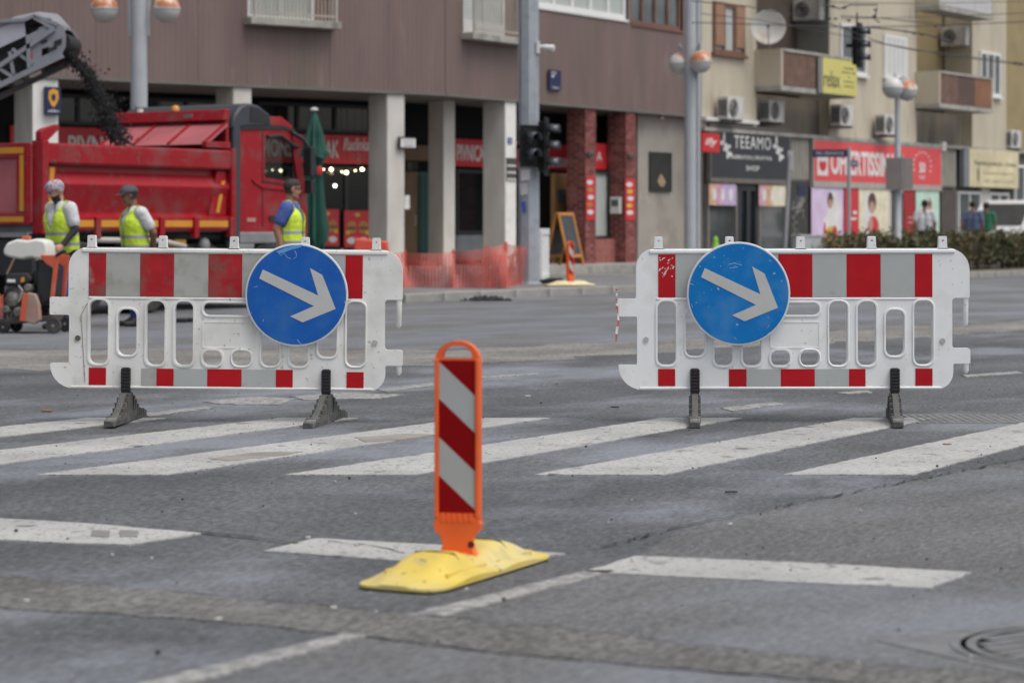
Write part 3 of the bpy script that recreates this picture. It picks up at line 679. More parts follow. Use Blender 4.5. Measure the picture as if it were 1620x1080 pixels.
def window(parent, rz, u0, u1, z0, z1, nsash, fm, gm, w=.04, fw=.06, depth=.10, label=None, loc=(0, 0, 0), low=0.):
    """window > frame bars, one pane per sash"""
    b = MB(); b.box(u0, u1, w, w + depth, z0, z0 + fw); b.box(u0, u1, w, w + depth, z1 - fw, z1)
    s = (u1 - u0) / nsash
    for i in range(nsash + 1):
        x = u0 + s * i; h = fw / 2 if 0 < i < nsash else fw / 2; x = min(max(x, u0 + h), u1 - h); b.box(x - h, x + h, w + .002, w + depth - .002, z0 + fw, z1 - fw)
    f = b.build('window', fm, parent, loc=loc, rz=rz)
    if label: f['label'] = label
    for i in range(nsash):
        a, c = u0 + s * i + fw / 2, u0 + s * (i + 1) - fw / 2
        if low:
            MB().box(a, c, w + .01, w + depth - .01, z0 + fw, z0 + fw + low).build('lower_panel', fm, f)
        MB().box(a, c, w + .05, w + .07, z0 + fw + low, z1 - fw).build('pane', gm, f)
    return f
def balconette(u0, u1, rz, curt, lab):
    f = window(bb, rz, u0 + .03, u0 + .03 + (u1 - u0) * .80, ZW + .01, ZWT, 2, frame_wh, curt, label=lab, low=.22 if curt is curtain2 else 0.)
    MB().box(u0 + .03 + (u1 - u0) * .80, u1 - .02, .05, .11, ZW, ZWT).build('side_panel', frame_br, bb, rz=rz)
    sl_ = MB().box(u0 - .08, u1 + .08, -.30, .08, ZW - .14, ZW).build('balcony_slab', slab_m, bb, rz=rz, bevel=.01)
    r = MB(); n = 22
    for i in range(n + 1): 
        x = u0 + .02 + (u1 - u0 - .04) * i / n; r.box(x - .009, x + .009, -.262, -.244, ZW, ZW + 1.0)
    for x in (u0 + .02, u1 - .02):
        r.box(x - .022, x + .022, -.275, -.232, ZW, ZW + 1.02)
    r.box(u0, u1, -.27, -.235, ZW + 1.02, ZW + 1.06); r.box(u0, u1, -.266, -.240, ZW + .08, ZW + .11)
    r.build('railing', rail_m, bb, rz=rz)
curtain2 = mat('curtain_pale', (.52, .55, .53), .9, var=.08, vs=6)
balconette(w0a, w0b, A1, curtain, 'white framed balcony window far left')
balconette(w1a, w1b, A1, curtain, 'white framed balcony window with grey curtains')
balconette(w2a, w2b, A2, curtain2, 'white framed balcony window left of the signal pole')
window(bb, A2, wa + .02, wb - .02, ZR + .03, ZWT, 5, frame_wh, curtain, fw=.11, label='wide white framed window strip')
window(bb, A2, wc + .02, wd - .02, ZR - .03, ZWT, 4, frame_br, glass2, fw=.09, label='brown framed dark windows')
MB().box(wa, wb, -.03, .1, ZR - .03, ZR + .03).build('sill', frame_wh, bb, rz=A2)
MB().box(wc, wd, -.03, .1, ZR - .09, ZR - .03).build('sill', frame_br, bb, rz=A2)
MB().tube([(A2END - .15, -.06, ZS), (A2END - .15, -.06, 11)], .05, 10).build('drain_pipe', mat('pipe_grey', (.35, .35, .33), .6), bb, rz=A2)

# arcade: floor, back walls, columns
ZF = .38; RW1, RW2 = 2.6, 1.8
MB().prism([(-26, -.35), (0, -.35), (.25, 4), (-26, 4)], 'z', .05, ZF).build('arcade_floor', slab_m, bb, rz=A1)
MB().prism([(.6, -.35), (2.4, -1.3), (A2END, -1.3), (A2END, 4), (0, 4), (0, -.35)], 'z', .05, ZF + .003).build('arcade_floor', slab_m, bb, rz=A2)
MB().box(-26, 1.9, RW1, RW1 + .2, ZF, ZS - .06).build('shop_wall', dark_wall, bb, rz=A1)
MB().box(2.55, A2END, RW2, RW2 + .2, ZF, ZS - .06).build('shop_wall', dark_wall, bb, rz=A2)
def column(F, px, wdt, dep, m, rz, w=.02, name='column', label=None, front=None):
    u1 = F.u(px, w); u0 = u1 - wdt
    o = MB().box(u0, u1, w, w + dep, ZF, ZS - .05).build(name, m, bb, rz=rz, bevel=.012)
    if label: o['label'] = label
    if front: MB().box(u0 + .004, u1 - .004, w - .006, w + .002, ZF + front[0], ZS - front[1]).build('painted_face', front[2], o)
    return o
column(FA1, 92, .50, .75, conc, A1, front=(.0, .06, white_col), label='concrete column with a navy sign')
column(FA1, 398, .40, .66, conc, A1, label='concrete column behind the truck cab')
column(FA1, 640, .42, .66, conc, A1, label='concrete column with a small white sign')
column(FA1, -250, .42, .66, conc, A1)
column(FA1, 720, .30, .55, conc, A1, w=1.35, label='thin inner column')
column(FA2, 816, .42, .56, conc, A2, front=(.0, .06, white_col), label='concrete column left of the signal pole')
def brick_column(px, lab):
    w = .02; W, D = .46, .50; u1 = FA2.u(px, w); u0 = u1 - W
    o = MB().box(u0 + .012, u1 - .012, w + .012, w + D - .012, ZF, ZS - .055).build('brick_column', brick_m[3], bb, rz=A2); o['label'] = lab
    b = MB(); z = ZF + .004; row = 0; rr = random.Random(px)
    while z + .066 < ZS - .06:
        for (a0, a1, side) in ((u0, u1, 0), (w, w + D, 1), (w, w + D, 2)):
            x = a0 - (.125 if row % 2 else 0)
            while x < a1 - .02:
                s0, s1 = max(x, a0), min(x + .24, a1); x += .25; p = rr.uniform(-.003, .003); mi = rr.choice((0, 0, 1, 1, 2))
                if s1 - s0 < .03: continue
                if side == 0: b.box(s0, s1 - .009, w - p, w + .02, z, z + .064, mi)
                elif side == 1: b.box(u0 - p, u0 + .02, s0 + .0205, s1 - .009, z, z + .064, mi)
                else: b.box(u1 - .02, u1 + p, s0 + .0205, s1 - .009, z, z + .064, mi)
        z += .075; row += 1
    b.build('brickwork', brick_m, o, kind='stuff')
    return u0, u1
bk1 = brick_column(943, 'brick column nearer the signal pole'); bk2 = brick_column(1006, 'brick column nearer the plaster wall')
pl_m = mat('plaster_wall', (.34, .31, .275), .9, var=.08, vs=1.4, bump=.2, bs=20, dirt=[((.20, .18, .16), .52, .78, .9), ((.42, .39, .35), .6, .8, 2)])
MB().box(FA2.u(1009, .25), A2END, .25, .6, .2, ZS - .05).build('plaster_wall', pl_m, bb, rz=A2)
lowb = MB().box(bk1[1] + .01, bk2[0] - .01, .3, .45, ZF, ZF + .55); lowb.build('low_brick_wall', brick_m[2], bb, rz=A2)

# shop fronts
def onto(F, rz, w): return dict(loc=(0, 0, 0), rz=rz)
def sign_thing(name, label, cat, F, u, w, z, group=None): return thing(name, label, cat, F.world(u, w, z), F.a, group)
def band(F, w, pa, pb, label, words_, zt=3.12, zb=2.52):
    ua, ub = F.u(pa, w), F.u(pb, w); t = sign_thing('shop_sign', label, 'shop sign', F, (ua + ub) / 2, w, (zt + zb) / 2, 'red shop signs under the arcade')
    H = zt - zb; W = ub - ua
    MB().box(-W / 2, W / 2, -.08, .0, -H / 2, H / 2).build('board', red_sign, t, bevel=.006)
    for (s, p0, p1, hh, dz, kw) in words_:
        x0, x1 = F.u(p0, w - .085), F.u(p1, w - .085)
        text('lettering', s, x1 - x0, hh, white_let, t, (x0 + x1) / 2 - (ua + ub) / 2, -.085, dz, **kw)
    return t
band(FA1, RW1 - .02, 14, 346, 'long red sign reading PIVNICA behind the dump bed', [('PIVNICA', 108, 208, .36, -.04, dict(bold=.02))])
b2 = band(FA1, RW1 - .02, 405, 588, 'red sign ending in RAK and a white script word, behind the green parasol', [('MONS', 415, 462, .36, 0, dict(bold=.02)), ('RAK', 506, 536, .36, 0, dict(bold=.02)), ('Rudinka', 543, 584, .26, .11, dict(shear=.35, bold=.012))])
um, uc = FA1.u(563, RW1 - .02), (FA1.u(405, RW1 - .02) + FA1.u(588, RW1 - .02)) / 2
rg = MB()
for dx, dz in ((-.12, -.15), (0, -.13), (.12, -.15), (-.06, -.20), (.06, -.20), (0, -.25)):
    rg.tube([(um - uc + dx + .05 * math.cos(a * .6283), -.088, dz + .05 * math.sin(a * .6283)) for a in range(11)], .008, 5)
rg.build('ring_emblem', mat('sign_pink', (.62, .25, .25), .5), b2)
band(FA2, RW2 - .02, 712, 770, 'short red sign reading PIVNICA right of the thin column', [('PIVNICA', 723, 766, .36, 0, dict(bold=.02))])
band(FA2, RW2 - .02, 800, 905, 'red sign half hidden by the traffic lights', [('PIZZERIA', 868, 900, .20, -.12, dict(bold=.02))])
band(FA2, .62, 938, 972, 'small red sign between the brick columns', [('A', 944, 952, .2, 0, {})])
def shopwin(F, rz, w, pa, pb, n, z0=.45, z1=2.45, fm=frame_dk, gm=glass, label=None, fw=.07):
    return window(bb, rz, F.u(pa, w), F.u(pb, w), z0, z1, n, fm, gm, w=w - .12, fw=fw, label=label)
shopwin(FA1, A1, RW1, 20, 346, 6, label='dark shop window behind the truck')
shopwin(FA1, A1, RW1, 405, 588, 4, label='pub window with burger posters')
shopwin(FA2, A2, RW2, 716, 772, 1, z0=1.05, label='shop window right of the thin column')
MB().box(FA2.u(716, RW2), FA2.u(772, RW2), RW2 - .10, RW2 - .02, ZF + .1, 1.03).build('window_base', mat('grey_panel', (.20, .215, .23), .6), bb, rz=A2)
window(bb, A2, bk1[1] + .02, bk2[0] - .02, ZF + .56, 2.48, 2, frame_dk, curtain, w=.44, label='narrow window between the brick columns')  # light in this glass is put in as the pale curtain colour
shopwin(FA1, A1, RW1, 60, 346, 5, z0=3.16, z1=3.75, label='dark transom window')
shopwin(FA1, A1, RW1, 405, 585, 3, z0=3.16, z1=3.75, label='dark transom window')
wood = mat('wood_panel', (.21, .135, .075), .6, var=.2, vs=3, stretch=(6, 6, .4)); teal = mat('teal_door', (.030, .105, .095), .5, var=.1)
for (pa, pb, z0, z1, m, nm, w) in ((636, 659, ZF, 2.38, wood, 'wooden_door', RW1), (659, 690, ZF, 2.38, teal, 'teal_door', RW1), (636, 690, 2.62, 2.95, wood, 'door_header', RW1), (636, 690, 2.40, 2.60, glass, 'door_transom', RW1)):
    MB().box(FA1.u(pa, w) + .01, FA1.u(pb, w) - .01, w - .10, w - .01, z0, z1).build(nm, m, bb, rz=A1, bevel=.008)
dd = [k for k in bpy.data.objects if k.name == 'wooden_door'][0]
x = FA1.u(655, RW1 - .1); MB().tube([(x, RW1 - .10, 1.25), (x, RW1 - .16, 1.25), (x, RW1 - .16, 1.45), (x, RW1 - .10, 1.45)], .012, 6).build('handle', alu, dd)
gb = MB()
for i in range(5):
    x = FA1.u(661 + 6 * i, RW1 - .1); gb.box(x - .008, x + .008, RW1 - .112, RW1 - .098, ZF + .1, 2.3)
gb.build('groove', frame_dk, [k for k in bpy.data.objects if k.name == 'teal_door'][0])
# open wooden door beside the first brick column
u = FA2.u(874, .9); u2 = FA2.u(897, .9)
od = MB().box(u, u2, .9, .95, ZF, 2.42).build('open_door', mat('light_wood', (.30, .17, .075), .6, var=.2, vs=3, stretch=(6, 6, .4)), bb, rz=A2)
for (z0, z1, m) in ((1.75, 2.05, glass2), (1.05, 1.45, mat('notice_grey', (.36, .38, .38), .6))):
    MB().box(u + .22, u2 - .06, .885, .899, z0, z1).build('notice', m, od)

def print_sign(name, label, cat, F, w, pa, pb, ya, yb, boardm, group=None, th=.03):
    """flat board on a facade between photo columns pa..pb and rows ya..yb (rows read at its middle)"""
    ua, ub = F.u(pa, w), F.u(pb, w); _, zt, _ = F.pt((pa + pb) / 2, ya, w); _, zb, _ = F.pt((pa + pb) / 2, yb, w)
    t = sign_thing(name, label, cat, F, (ua + ub) / 2, w, (zt + zb) / 2, group)
    W, H = ub - ua, zt - zb
    MB().box(-W / 2, W / 2, -th, 0, -H / 2, H / 2).build('board', boardm, t, bevel=.004)
    return t, W, H, -th
def blob(name, t, m, pts, y, th=.003):
    MB().prism(pts, 'y', y - th, y + .0005).build(name, m, t)
def ell(cx, cz, rx, rz_, n=14): return [(cx + rx * math.cos(2 * math.pi * i / n), cz + rz_ * math.sin(2 * math.pi * i / n)) for i in range(n)]
bun = mat('print_bun', (.50, .24, .06), .5, var=.2, vs=14); yel = mat('print_yellow', (.65, .45, .05), .5); patty = mat('print_brown', (.16, .07, .04), .5, var=.3, vs=20); pr_w = mat('print_white', (.72, .70, .68), .5)
for (pa, pb, ya, yb, lab) in ((500, 536, 331, 389, 'left'), (544, 586, 333, 391, 'right')):
    t, W, H, y = print_sign('burger_poster', 'red burger poster in the pub window, the %s of the pair' % lab, 'poster', FA1, RW1 - .14, pa, pb, ya, yb, red_sign, 'burger posters in the pub window', .01)
    blob('print', t, yel, ell(0, H * .38, W * .10, H * .05), y)
    for s in (-1, 1):
        blob('print', t, bun, ell(s * W * .22, H * .10, W * .17, H * .11), y - .001); blob('print', t, patty, ell(s * W * .22, H * .02, W * .17, H * .05), y - .003); blob('print', t, bun, ell(s * W * .22, -H * .06, W * .16, H * .06), y - .002)
        blob('print', t, pr_w, ell(s * W * .22, -H * .32, W * .18, H * .09), y); blob('print', t, yel, ell(s * W * .36, -H * .10, W * .08, H * .06), y - .004)
# lit bulbs hanging under the arcade
bulb_m = mat('lit_bulb', (1, .8, .5), .5, emit=((1, .80, .50), 7)); cool_m = mat('lit_spot', (1, 1, 1), .5, emit=((.85, .95, 1), 6))
for i, (px, py, m, r) in enumerate(((444, 270, bulb_m, .032), (524, 268, bulb_m, .036), (548, 273, bulb_m, .038), (573, 268, bulb_m, .036), (431, 269, bulb_m, .018), (512, 268, bulb_m, .015), (541, 272, bulb_m, .016), (562, 270, bulb_m, .017), (530, 294, cool_m, .034))):
    w = RW1 - .35; u, z, d = FA1.pt(px, py, w); t = thing('pendant_lamp', ['warm bulb seen through the truck window, brighter one', 'warm bulb first right of the parasol', 'warm bulb lowest of the row in the pub window', 'warm bulb nearest the concrete column', 'dim bulb seen through the truck window', 'dim bulb touching the parasol', 'dim bulb left of the lowest bulb', 'dim bulb between the two brightest bulbs', 'cool white spot lamp low in the pub window'][i], 'lamp', FA1.world(u, w, z), FA1.a, 'lit bulbs in the pub')
    MB().ball((0, 0, 0), r, 12, 8).build('bulb', m, t, smooth=60)
    MB().cyl((0, 0, r * .8), (0, 0, r + .05), r * .5, r * .4, 10).build('socket', frame_dk, t)
    MB().cyl((0, 0, r + .05), (0, 0, 3.84 - z), .004, n=6).build('cord', frame_dk, t)
# signs and boxes on the columns
navy = mat('navy_board', (.014, .018, .075), .45); gold = mat('gold_print', (.70, .34, .03), .5)
t, W, H, y = print_sign('bank_sign', 'navy sign with an orange shield ring on the white column at the left', 'sign', FA1, -.01, 69, 93, 138, 182, navy, th=.09)
sh = [(-.30, .36), (0, .44), (.30, .36), (.34, .10), (.20, -.10), (0, -.24), (-.20, -.10), (-.34, .10)]
plate('shield', [[(a * W, c * H) for a, c in sh], [(a * W * .45, (c - .1) * H * .45 + .1 * H) for a, c in sh]], .004, gold, t, y=y)
text('lettering', 'addiko', W * .72, H * .10, white_let, t, 0, y - .004, -H * .36)
t, W, H, y = print_sign('street_sign', 'small white street sign with a dark frame beside the concrete column', 'street sign', FA1, -.02, 629, 656, 217, 236, frame_dk, th=.05)
blob('face', t, pr_w, [(-W * .40, -H * .36), (W * .46, -H * .36), (W * .46, H * .36), (-W * .40, H * .36)], y, .006)
for k, (s, hh) in enumerate((('ULICA', .24), ('GRADA', .24))): text('lettering', s, W * .6, H * hh, mat('grey_print', (.25, .26, .28), .6), t, .02, y - .008, H * (.16 - .34 * k), half=.002)
t, W, H, y = print_sign('street_plaque', 'dark blue street plaque high on the brown cladding', 'plaque', FA2, -.03, 867, 886, 111, 143, navy, th=.03)
for s, ww, hh, dx, dz in (('XIX', .45, .13, -.12, .34), ('1', .2, .1, -.2, .18), ('TRG', .6, .10, 0, -.38)): text('lettering', s, W * ww, H * hh, white_let, t, dx * W, y - .003, H * dz, half=.002)
t, W, H, y = print_sign('house_number', 'tiny blue number plate on the white column face', 'number plate', FA2, .008, 803, 810, 218, 228, mat('number_blue', (.02, .05, .3), .5), th=.01)
text('lettering', '2', W * .5, H * .6, white_let, t, 0, y - .002, 0, half=.001)
t, W, H, y = print_sign('meter_grille', 'dark grille plate low on the white column face beside the pole', 'grille', FA2, .008, 801, 815, 250, 286, mat('grille_dark', (.06, .06, .06), .6), th=.02)
for k in range(3): blob('grille_bar', t, conc, [(-W / 2, H * (.16 - .3 * k) - .02), (W / 2, H * (.16 - .3 * k) - .02), (W / 2, H * (.16 - .3 * k) + .02), (-W / 2, H * (.16 - .3 * k) + .02)], y, .004)
for (pa, pb, ya, yb, lab, cols) in ((926.5, 941, 279, 348, 'red vertical poster on the brick column nearer the signal pole', (pr_w, bun)), (989, 1004, 283, 348, 'red vertical poster on the brick column nearer the plaster wall', (pr_w, yel))):
    t, W, H, y = print_sign('column_poster', lab, 'poster', FA2, .014, pa, pb, ya, yb, red_sign, 'vertical posters on the brick columns', .012)
    for k in range(5): blob('print', t, cols[k % 2], ell((-.1 + .05 * (k % 3)) * W, H * (.36 - .17 * k), W * (.34 - .04 * (k % 2)), H * .055), y - .0005 * k)
for px, py, lab in ((933, 243, 'nearer the signal pole'), (997, 247, 'nearer the plaster wall')):
    u, z, d = FA2.pt(px, py, 0); t = sign_thing('wall_hook', 'dark iron bracket on the brick column ' + lab, 'bracket', FA2, u, .01, z, 'iron brackets on the brick columns')
    b = MB(); b.box(-.12, .12, -.04, 0, -.02, .02); b.box(-.10, -.06, -.08, 0, -.05, .03); b.box(.05, .10, -.08, 0, -.04, .04); b.build('bracket', iron, t)
mx = MB(); uu = bk2[0]
t = sign_thing('meter_box', 'white meter box on the side of the right brick column', 'meter box', FA2, uu, .25, FA2.pt(975, 325, .25)[1])
MB().box(-.12, -.004, -.13, .13, -.19, .19).build('box', frame_wh, t, bevel=.012); MB().box(-.126, -.12, -.09, .09, -.02, .13).build('window', glass2, t)
t, W, H, y = print_sign('wall_painting', 'dark still life panel with a pale jug on the plaster wall', 'painting', FA2, .248, 1026, 1061, 241, 303, mat('panel_dark', (.022, .022, .02), .5, var=.3, vs=6), th=.04)
jug = mat('jug_print', (.36, .25, .16), .6, var=.25, vs=14)
blob('jug', t, jug, [(-.06 * W, -.36 * H), (.10 * W, -.38 * H), (.20 * W, -.26 * H), (.12 * W, -.16 * H), (.04 * W, -.08 * H), (.0, -.04 * H), (-.08 * W, -.12 * H), (-.16 * W, -.24 * H)], y)
u, z, d = FA2.pt(1043, 186, .25); t = sign_thing('wall_lamp', 'small pale lamp under the overhang on the plaster wall', 'lamp', FA2, u, .24, z)
MB().ball((0, -.06, 0), (.05, .06, .05), 12, 8).build('globe', frame_wh, t, smooth=60); MB().box(-.02, .02, -.02, .01, -.03, .03).build('mount', alu, t)
u, z, d = FA1.pt(34, 135, 1.0); t = sign_thing('arcade_lamp', 'pale round lamp in the arcade beside the left column', 'lamp', FA1, u, 1.0, z)
MB().ball((0, 0, 0), .08, 12, 8).build('globe', frame_wh, t, smooth=60); MB().cyl((0, 0, .07), (0, 0, 3.85 - z), .01, n=6).build('rod', alu, t)
u, z, d = FA1.pt(671, 322, RW1 - .12); t = sign_thing('door_notice', 'white paper notice taped beside the wooden door', 'notice', FA1, FA1.u(642, .5), .5, FA1.pt(642, 320, .5)[1])
MB().box(-.03, .09, -.006, 0, -.14, .14).build('paper', pr_w, t)
# parasol in front of the pub
green = mat('parasol_green', (.012, .075, .055), .8, var=.2, vs=5, bump=.3, bs=12)
x, y, z = at(497, 170, 40.2)
t = thing('closed_parasol', 'closed dark green parasol with a silver tip in front of the pub', 'parasol', (x, y, .18))
ht = z - .18; b = MB(); vs = []; n = 32; prof = [(.03, ht - .06), (.08, ht - .22), (.13, ht - .48), (.18, ht - .80), (.23, ht - .86), (.13, ht - .95), (.135, ht - 1.35), (.155, ht - 1.75), (.20, ht - 2.15), (.19, ht - 2.42), (.12, ht - 2.50)]
for i, (r, zz) in enumerate(prof):
    for j in range(n):
        a = 2 * math.pi * j / n; q = r * (1 + (.26 if i > 1 else .05) * math.cos(8 * a) + .06 * math.sin(3 * a + i)); vs.append((q * math.cos(a), q * math.sin(a), zz + (.10 * math.cos(8 * a) + .06 * math.sin(2 * a) if i in (9, 10) else .05 * math.cos(4 * a) if i in (3, 4) else 0)))
b.add(vs, [(i * n + j, i * n + (j + 1) % n, (i + 1) * n + (j + 1) % n, (i + 1) * n + j) for i in range(len(prof) - 1) for j in range(n)])
b.build('canopy', green, t, smooth=60)
MB().lathe([(.03, ht - .08), (.075, ht - .05), (.06, ht - .015), (.02, ht)], n=14).build('tip', mat('silver_tip', (.45, .46, .47), .5), t, smooth=50)
MB().cyl((0, 0, 0), (0, 0, ht - .1), .028, n=12).build('pole', frame_wh, t)
b = MB(); b.box(-.10, -.05, -.04, .04, .02, .75); b.box(.07, .12, -.04, .04, .02, .75); b.box(-.35, .35, -.05, .05, 0, .06); b.box(-.05, .05, -.35, .35, .001, .061); b.build('stand', frame_wh, t)
MB().ball((.10, -.125, ht - 1.12), (.06, .02, .09), 10, 6).build('logo_patch', red_sign, t, smooth=50)

# ---------------------------------------------------------------- beige apartment building
beige = mat('beige_render', (.51, .455, .355), .9, var=.08, vs=1.1, bump=.15, bs=25, dirt=[((.40, .35, .27), .50, .76, .7), ((.27, .24, .20), .60, .84, 1.5)], stretch=(1.5, 1.5, .4))
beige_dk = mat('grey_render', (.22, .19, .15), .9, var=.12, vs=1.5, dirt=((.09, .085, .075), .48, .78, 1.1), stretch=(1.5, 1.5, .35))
olive = mat('olive_render', (.30, .235, .12), .9, var=.1, vs=1.5)
grey_rd = mat('jamb_render', (.27, .265, .24), .9, var=.1, vs=2)
brown_sheet = mat('brown_sheet', (.15, .085, .06), .75, var=.2, vs=3, dirt=((.22, .17, .13), .55, .8, 4))
ap = thing('apartment_building', 'beige apartment block with balconies over a row of shops', 'building', (*FB.world(0, 0)[:2], 0))
ab = FB.a; ZB = 3.62
b1a, b1b = FB.u(1197), FB.u(1312); b2a, b2b = FB.u(1450), FB.u(1538)
for (a, c) in ((.0, b1a), (b1b, b2a), (b2b, FB.u(1592))):
    MB().box(a, c, 0, .9, ZB, 13).build('wall', beige, ap, rz=ab)
MB().box(FB.u(1592) + .005, 40, .25, 1.2, ZB, 13).build('wall', olive, ap, rz=ab)
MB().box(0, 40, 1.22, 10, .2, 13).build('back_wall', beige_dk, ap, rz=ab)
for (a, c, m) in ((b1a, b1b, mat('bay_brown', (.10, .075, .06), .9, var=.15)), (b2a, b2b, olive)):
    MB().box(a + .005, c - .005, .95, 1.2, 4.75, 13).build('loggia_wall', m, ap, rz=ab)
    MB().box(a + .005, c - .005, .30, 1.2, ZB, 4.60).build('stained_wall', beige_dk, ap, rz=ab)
MB().box(b1b - .012, b1b - .002, -.0, .94, 4.75, 13).build('jamb', grey_rd, ap, rz=ab)
MB().box(0, 40, .10, 1.0, .16, ZB - .003).build('shop_base_wall', mat('shop_grey', (.17, .155, .135), .85, var=.12, vs=2, dirt=((.08, .075, .07), .5, .8, 2)), ap, rz=ab)
MB().box(0, 40, -.12, .3, ZB - .09, ZB + .004).build('cornice', slab_m, ap, rz=ab)
MB().box(0, FB.u(1192), -.16, .05, 3.78, 3.87).build('ledge', frame_wh, ap, rz=ab)
def balcony(pxl, pf0, pf1, zb, front, lab, zt=1.05):
    wf = -.75; u0 = FB.u(pf0, wf); u1 = FB.u(pf1, wf)
    o = MB().box(u0, u1, wf, -.002, zb, zb + .13).build('balcony', slab_m, ap, rz=ab); o['label'] = lab
    MB().box(u0, u0 + .09, wf + .002, -.004, zb + .13, zb + zt).build('side_parapet', beige, o)
    MB().box(u1 - .09, u1, wf + .002, -.004, zb + .13, zb + zt).build('side_parapet', beige, o)
    MB().box(u0 + .09, u1 - .09, wf - .02, wf + .06, zb + zt - .06, zb + zt + .01).build('top_rail', slab_m, o)
    n = max(1, round((u1 - u0 - .2) / 1.3)); s = (u1 - u0 - .2) / n
    for i in range(n): MB().box(u0 + .1 + s * i + .006, u0 + .1 + s * (i + 1) - .006, wf + .01, wf + .035, zb + .15, zb + zt - .07).build('front_panel', front[i % len(front)], o)
    return u0, u1, wf
B1 = balcony(1195, 1236, 1353, 4.62, [brown_sheet], 'balcony with the yellow sign')
B2 = balcony(1450, 1486, 1571, 4.62, [brown_sheet, mat('brown_sheet_dark', (.10, .06, .05), .75, var=.15), mat('rust_sheet', (.24, .11, .06), .8, var=.2)], 'balcony with brown panels')
B3 = balcony(1450, 1486, 1572, 7.42, [mat('pale_sheet', (.50, .49, .49), .7, var=.06)], 'upper balcony with pale panels')
balcony(1195, 1236, 1353, 7.42, [brown_sheet], 'upper balcony above the frame')
def bwin(px0, px1, y0, y1, n, fm, gm, lab, w=-.01, fw=.09):
    u0, u1 = FB.u(px0), FB.u(px1); _, zt, _ = FB.pt((px0 + px1) / 2, y0); _, zb, _ = FB.pt((px0 + px1) / 2, y1)
    f = window(ap, ab, u0, u1, zb, zt, n, fm, gm, w=w - .05, fw=fw, label=lab)
    MB().box(u0 - .06, u1 + .06, w - .10, w + .01, zb - .07, zb - .003).build('sill', fm, f)
    return f, u0, u1, zb, zt
f, u0, u1, zb, zt = bwin(1127, 1176, 6, 86, 3, frame_br, curtain, 'brown shuttered window')
s = (u1 - u0) / 3
shut = mat('shutter_brown', (.30, .17, .105), .7, var=.1)
for k in (0, 2): MB().box(u0 + s * k + .05, u0 + s * (k + 1) - .05, -.075, -.055, zb + .18, zt - .05).build('shutter', shut, f)
bwin(1328, 1369, 40, 118, 2, frame_wh, glass2, 'white window behind the hanging traffic light')
shw = mat('shutter_white', (.62, .62, .60), .6, var=.05)
f, u0, u1, zb, zt = bwin(1397, 1433, 57, 124, 1, frame_wh, shw, 'window with a closed white shutter')
k_ = 5
for k in range(k_):
    s = (u1 - u0 - .1) / k_; MB().box(u0 + .05 + s * k + .012, u0 + .05 + s * (k + 1) - .012, -.055, -.025, zb + .06, zt - .06).build('shutter_slat', shw, f)
bwin(1549, 1581, 83, 152, 3, frame_wh, glass2, 'white window right of the brown balcony')
bwin(1604, 1650, 262, 322, 3, frame_wh, glass2, 'white shop window at the right edge', w=.0)
# things hung on the block
ac_w = mat('ac_white', (.58, .57, .54), .6, var=.06, dirt=((.35, .33, .29), .55, .8, 4)); ac_dk = mat('ac_grille', (.05, .05, .05), .6)
def ac_unit(F, u, w, z, label, turn=0.):
    t = thing('air_conditioner', label, 'air conditioner', F.world(u, w, z), F.a + turn, 'air conditioners on the beige block')
    MB().box(-.40, .40, -.30, 0, 0, .56).build('casing', ac_w, t, bevel=.015)
    MB().lathe([(.22, -.312), (.22, -.30)], (-.12, 0, .28), 24, 'y').build('fan_grille', ac_dk, t)
    b = MB()
    for r in (.08, .14, .20): b.tube([(-.12 + r * math.cos(a * .3927), -.318, .28 + r * math.sin(a * .3927)) for a in range(17)], .006, 4, caps=False)
    b.build('guard_ring', ac_w, t)
    b = MB()
    for k in range(7): b.box(-.408, -.398, -.27 + .036 * k, -.25 + .036 * k, .08, .48)
    b.build('side_grille', ac_dk, t)
    for q in (-.30, .26): MB().box(q, q + .04, -.32, .10, -.05, -.003).build('bracket', iron, t)
for px, py, lab in ((1147, 190, 'air conditioner above the black shop sign, left of two'), (1213, 194, 'air conditioner above the black shop sign, under the balcony'), (1324, 200, 'air conditioner above the red shop sign, in the stained corner'), (1394, 214, 'air conditioner above the middle of the red shop sign'), (1594, 235, 'air conditioner above the beige shop sign')):
    w = .12 if px > 1580 else -.12; w = .1 if px == 1213 else w
    u, z, d = FB.pt(px, py, w); ac_unit(FB, u, w, z, lab)
ac_unit(FB, b1b - .12, .48, FB.pt(1282, 33, .45)[1], 'air conditioner on the grey jamb beside the satellite dish', R(-90))
ac_unit(FB, b2b - .1, .45, FB.pt(1517, 74, .45)[1], 'air conditioner in the loggia over the brown balcony', R(-90))
x, y, z = at(1216, 43, 56.6)
t = thing('satellite_dish', 'white satellite dish with rust stains above the left balcony', 'satellite dish', (x, y, z), R(-8))
MB().lathe([(.02, .10), (.20, .075), (.34, .03), (.425, -.03), (.43, -.03), (.345, .045), (.2, .092), (.02, .12)], n=36, ax='y').build('dish', mat('dish_white', (.66, .64, .60), .5, var=.05, dirt=((.45, .33, .2), .55, .8, 2.2)), t, smooth=50)
MB().tube([(0, .1, -.05), (0, .35, -.15), (0, .35, -.52)], .025, 8).build('mast', iron, t)
MB().tube([(0, .0, -.40), (0, -.30, -.28), (0, -.42, -.05)], .012, 6).build('feed_arm', iron, t); MB().box(-.03, .03, -.46, -.38, -.06, .02).build('receiver', ac_dk, t)

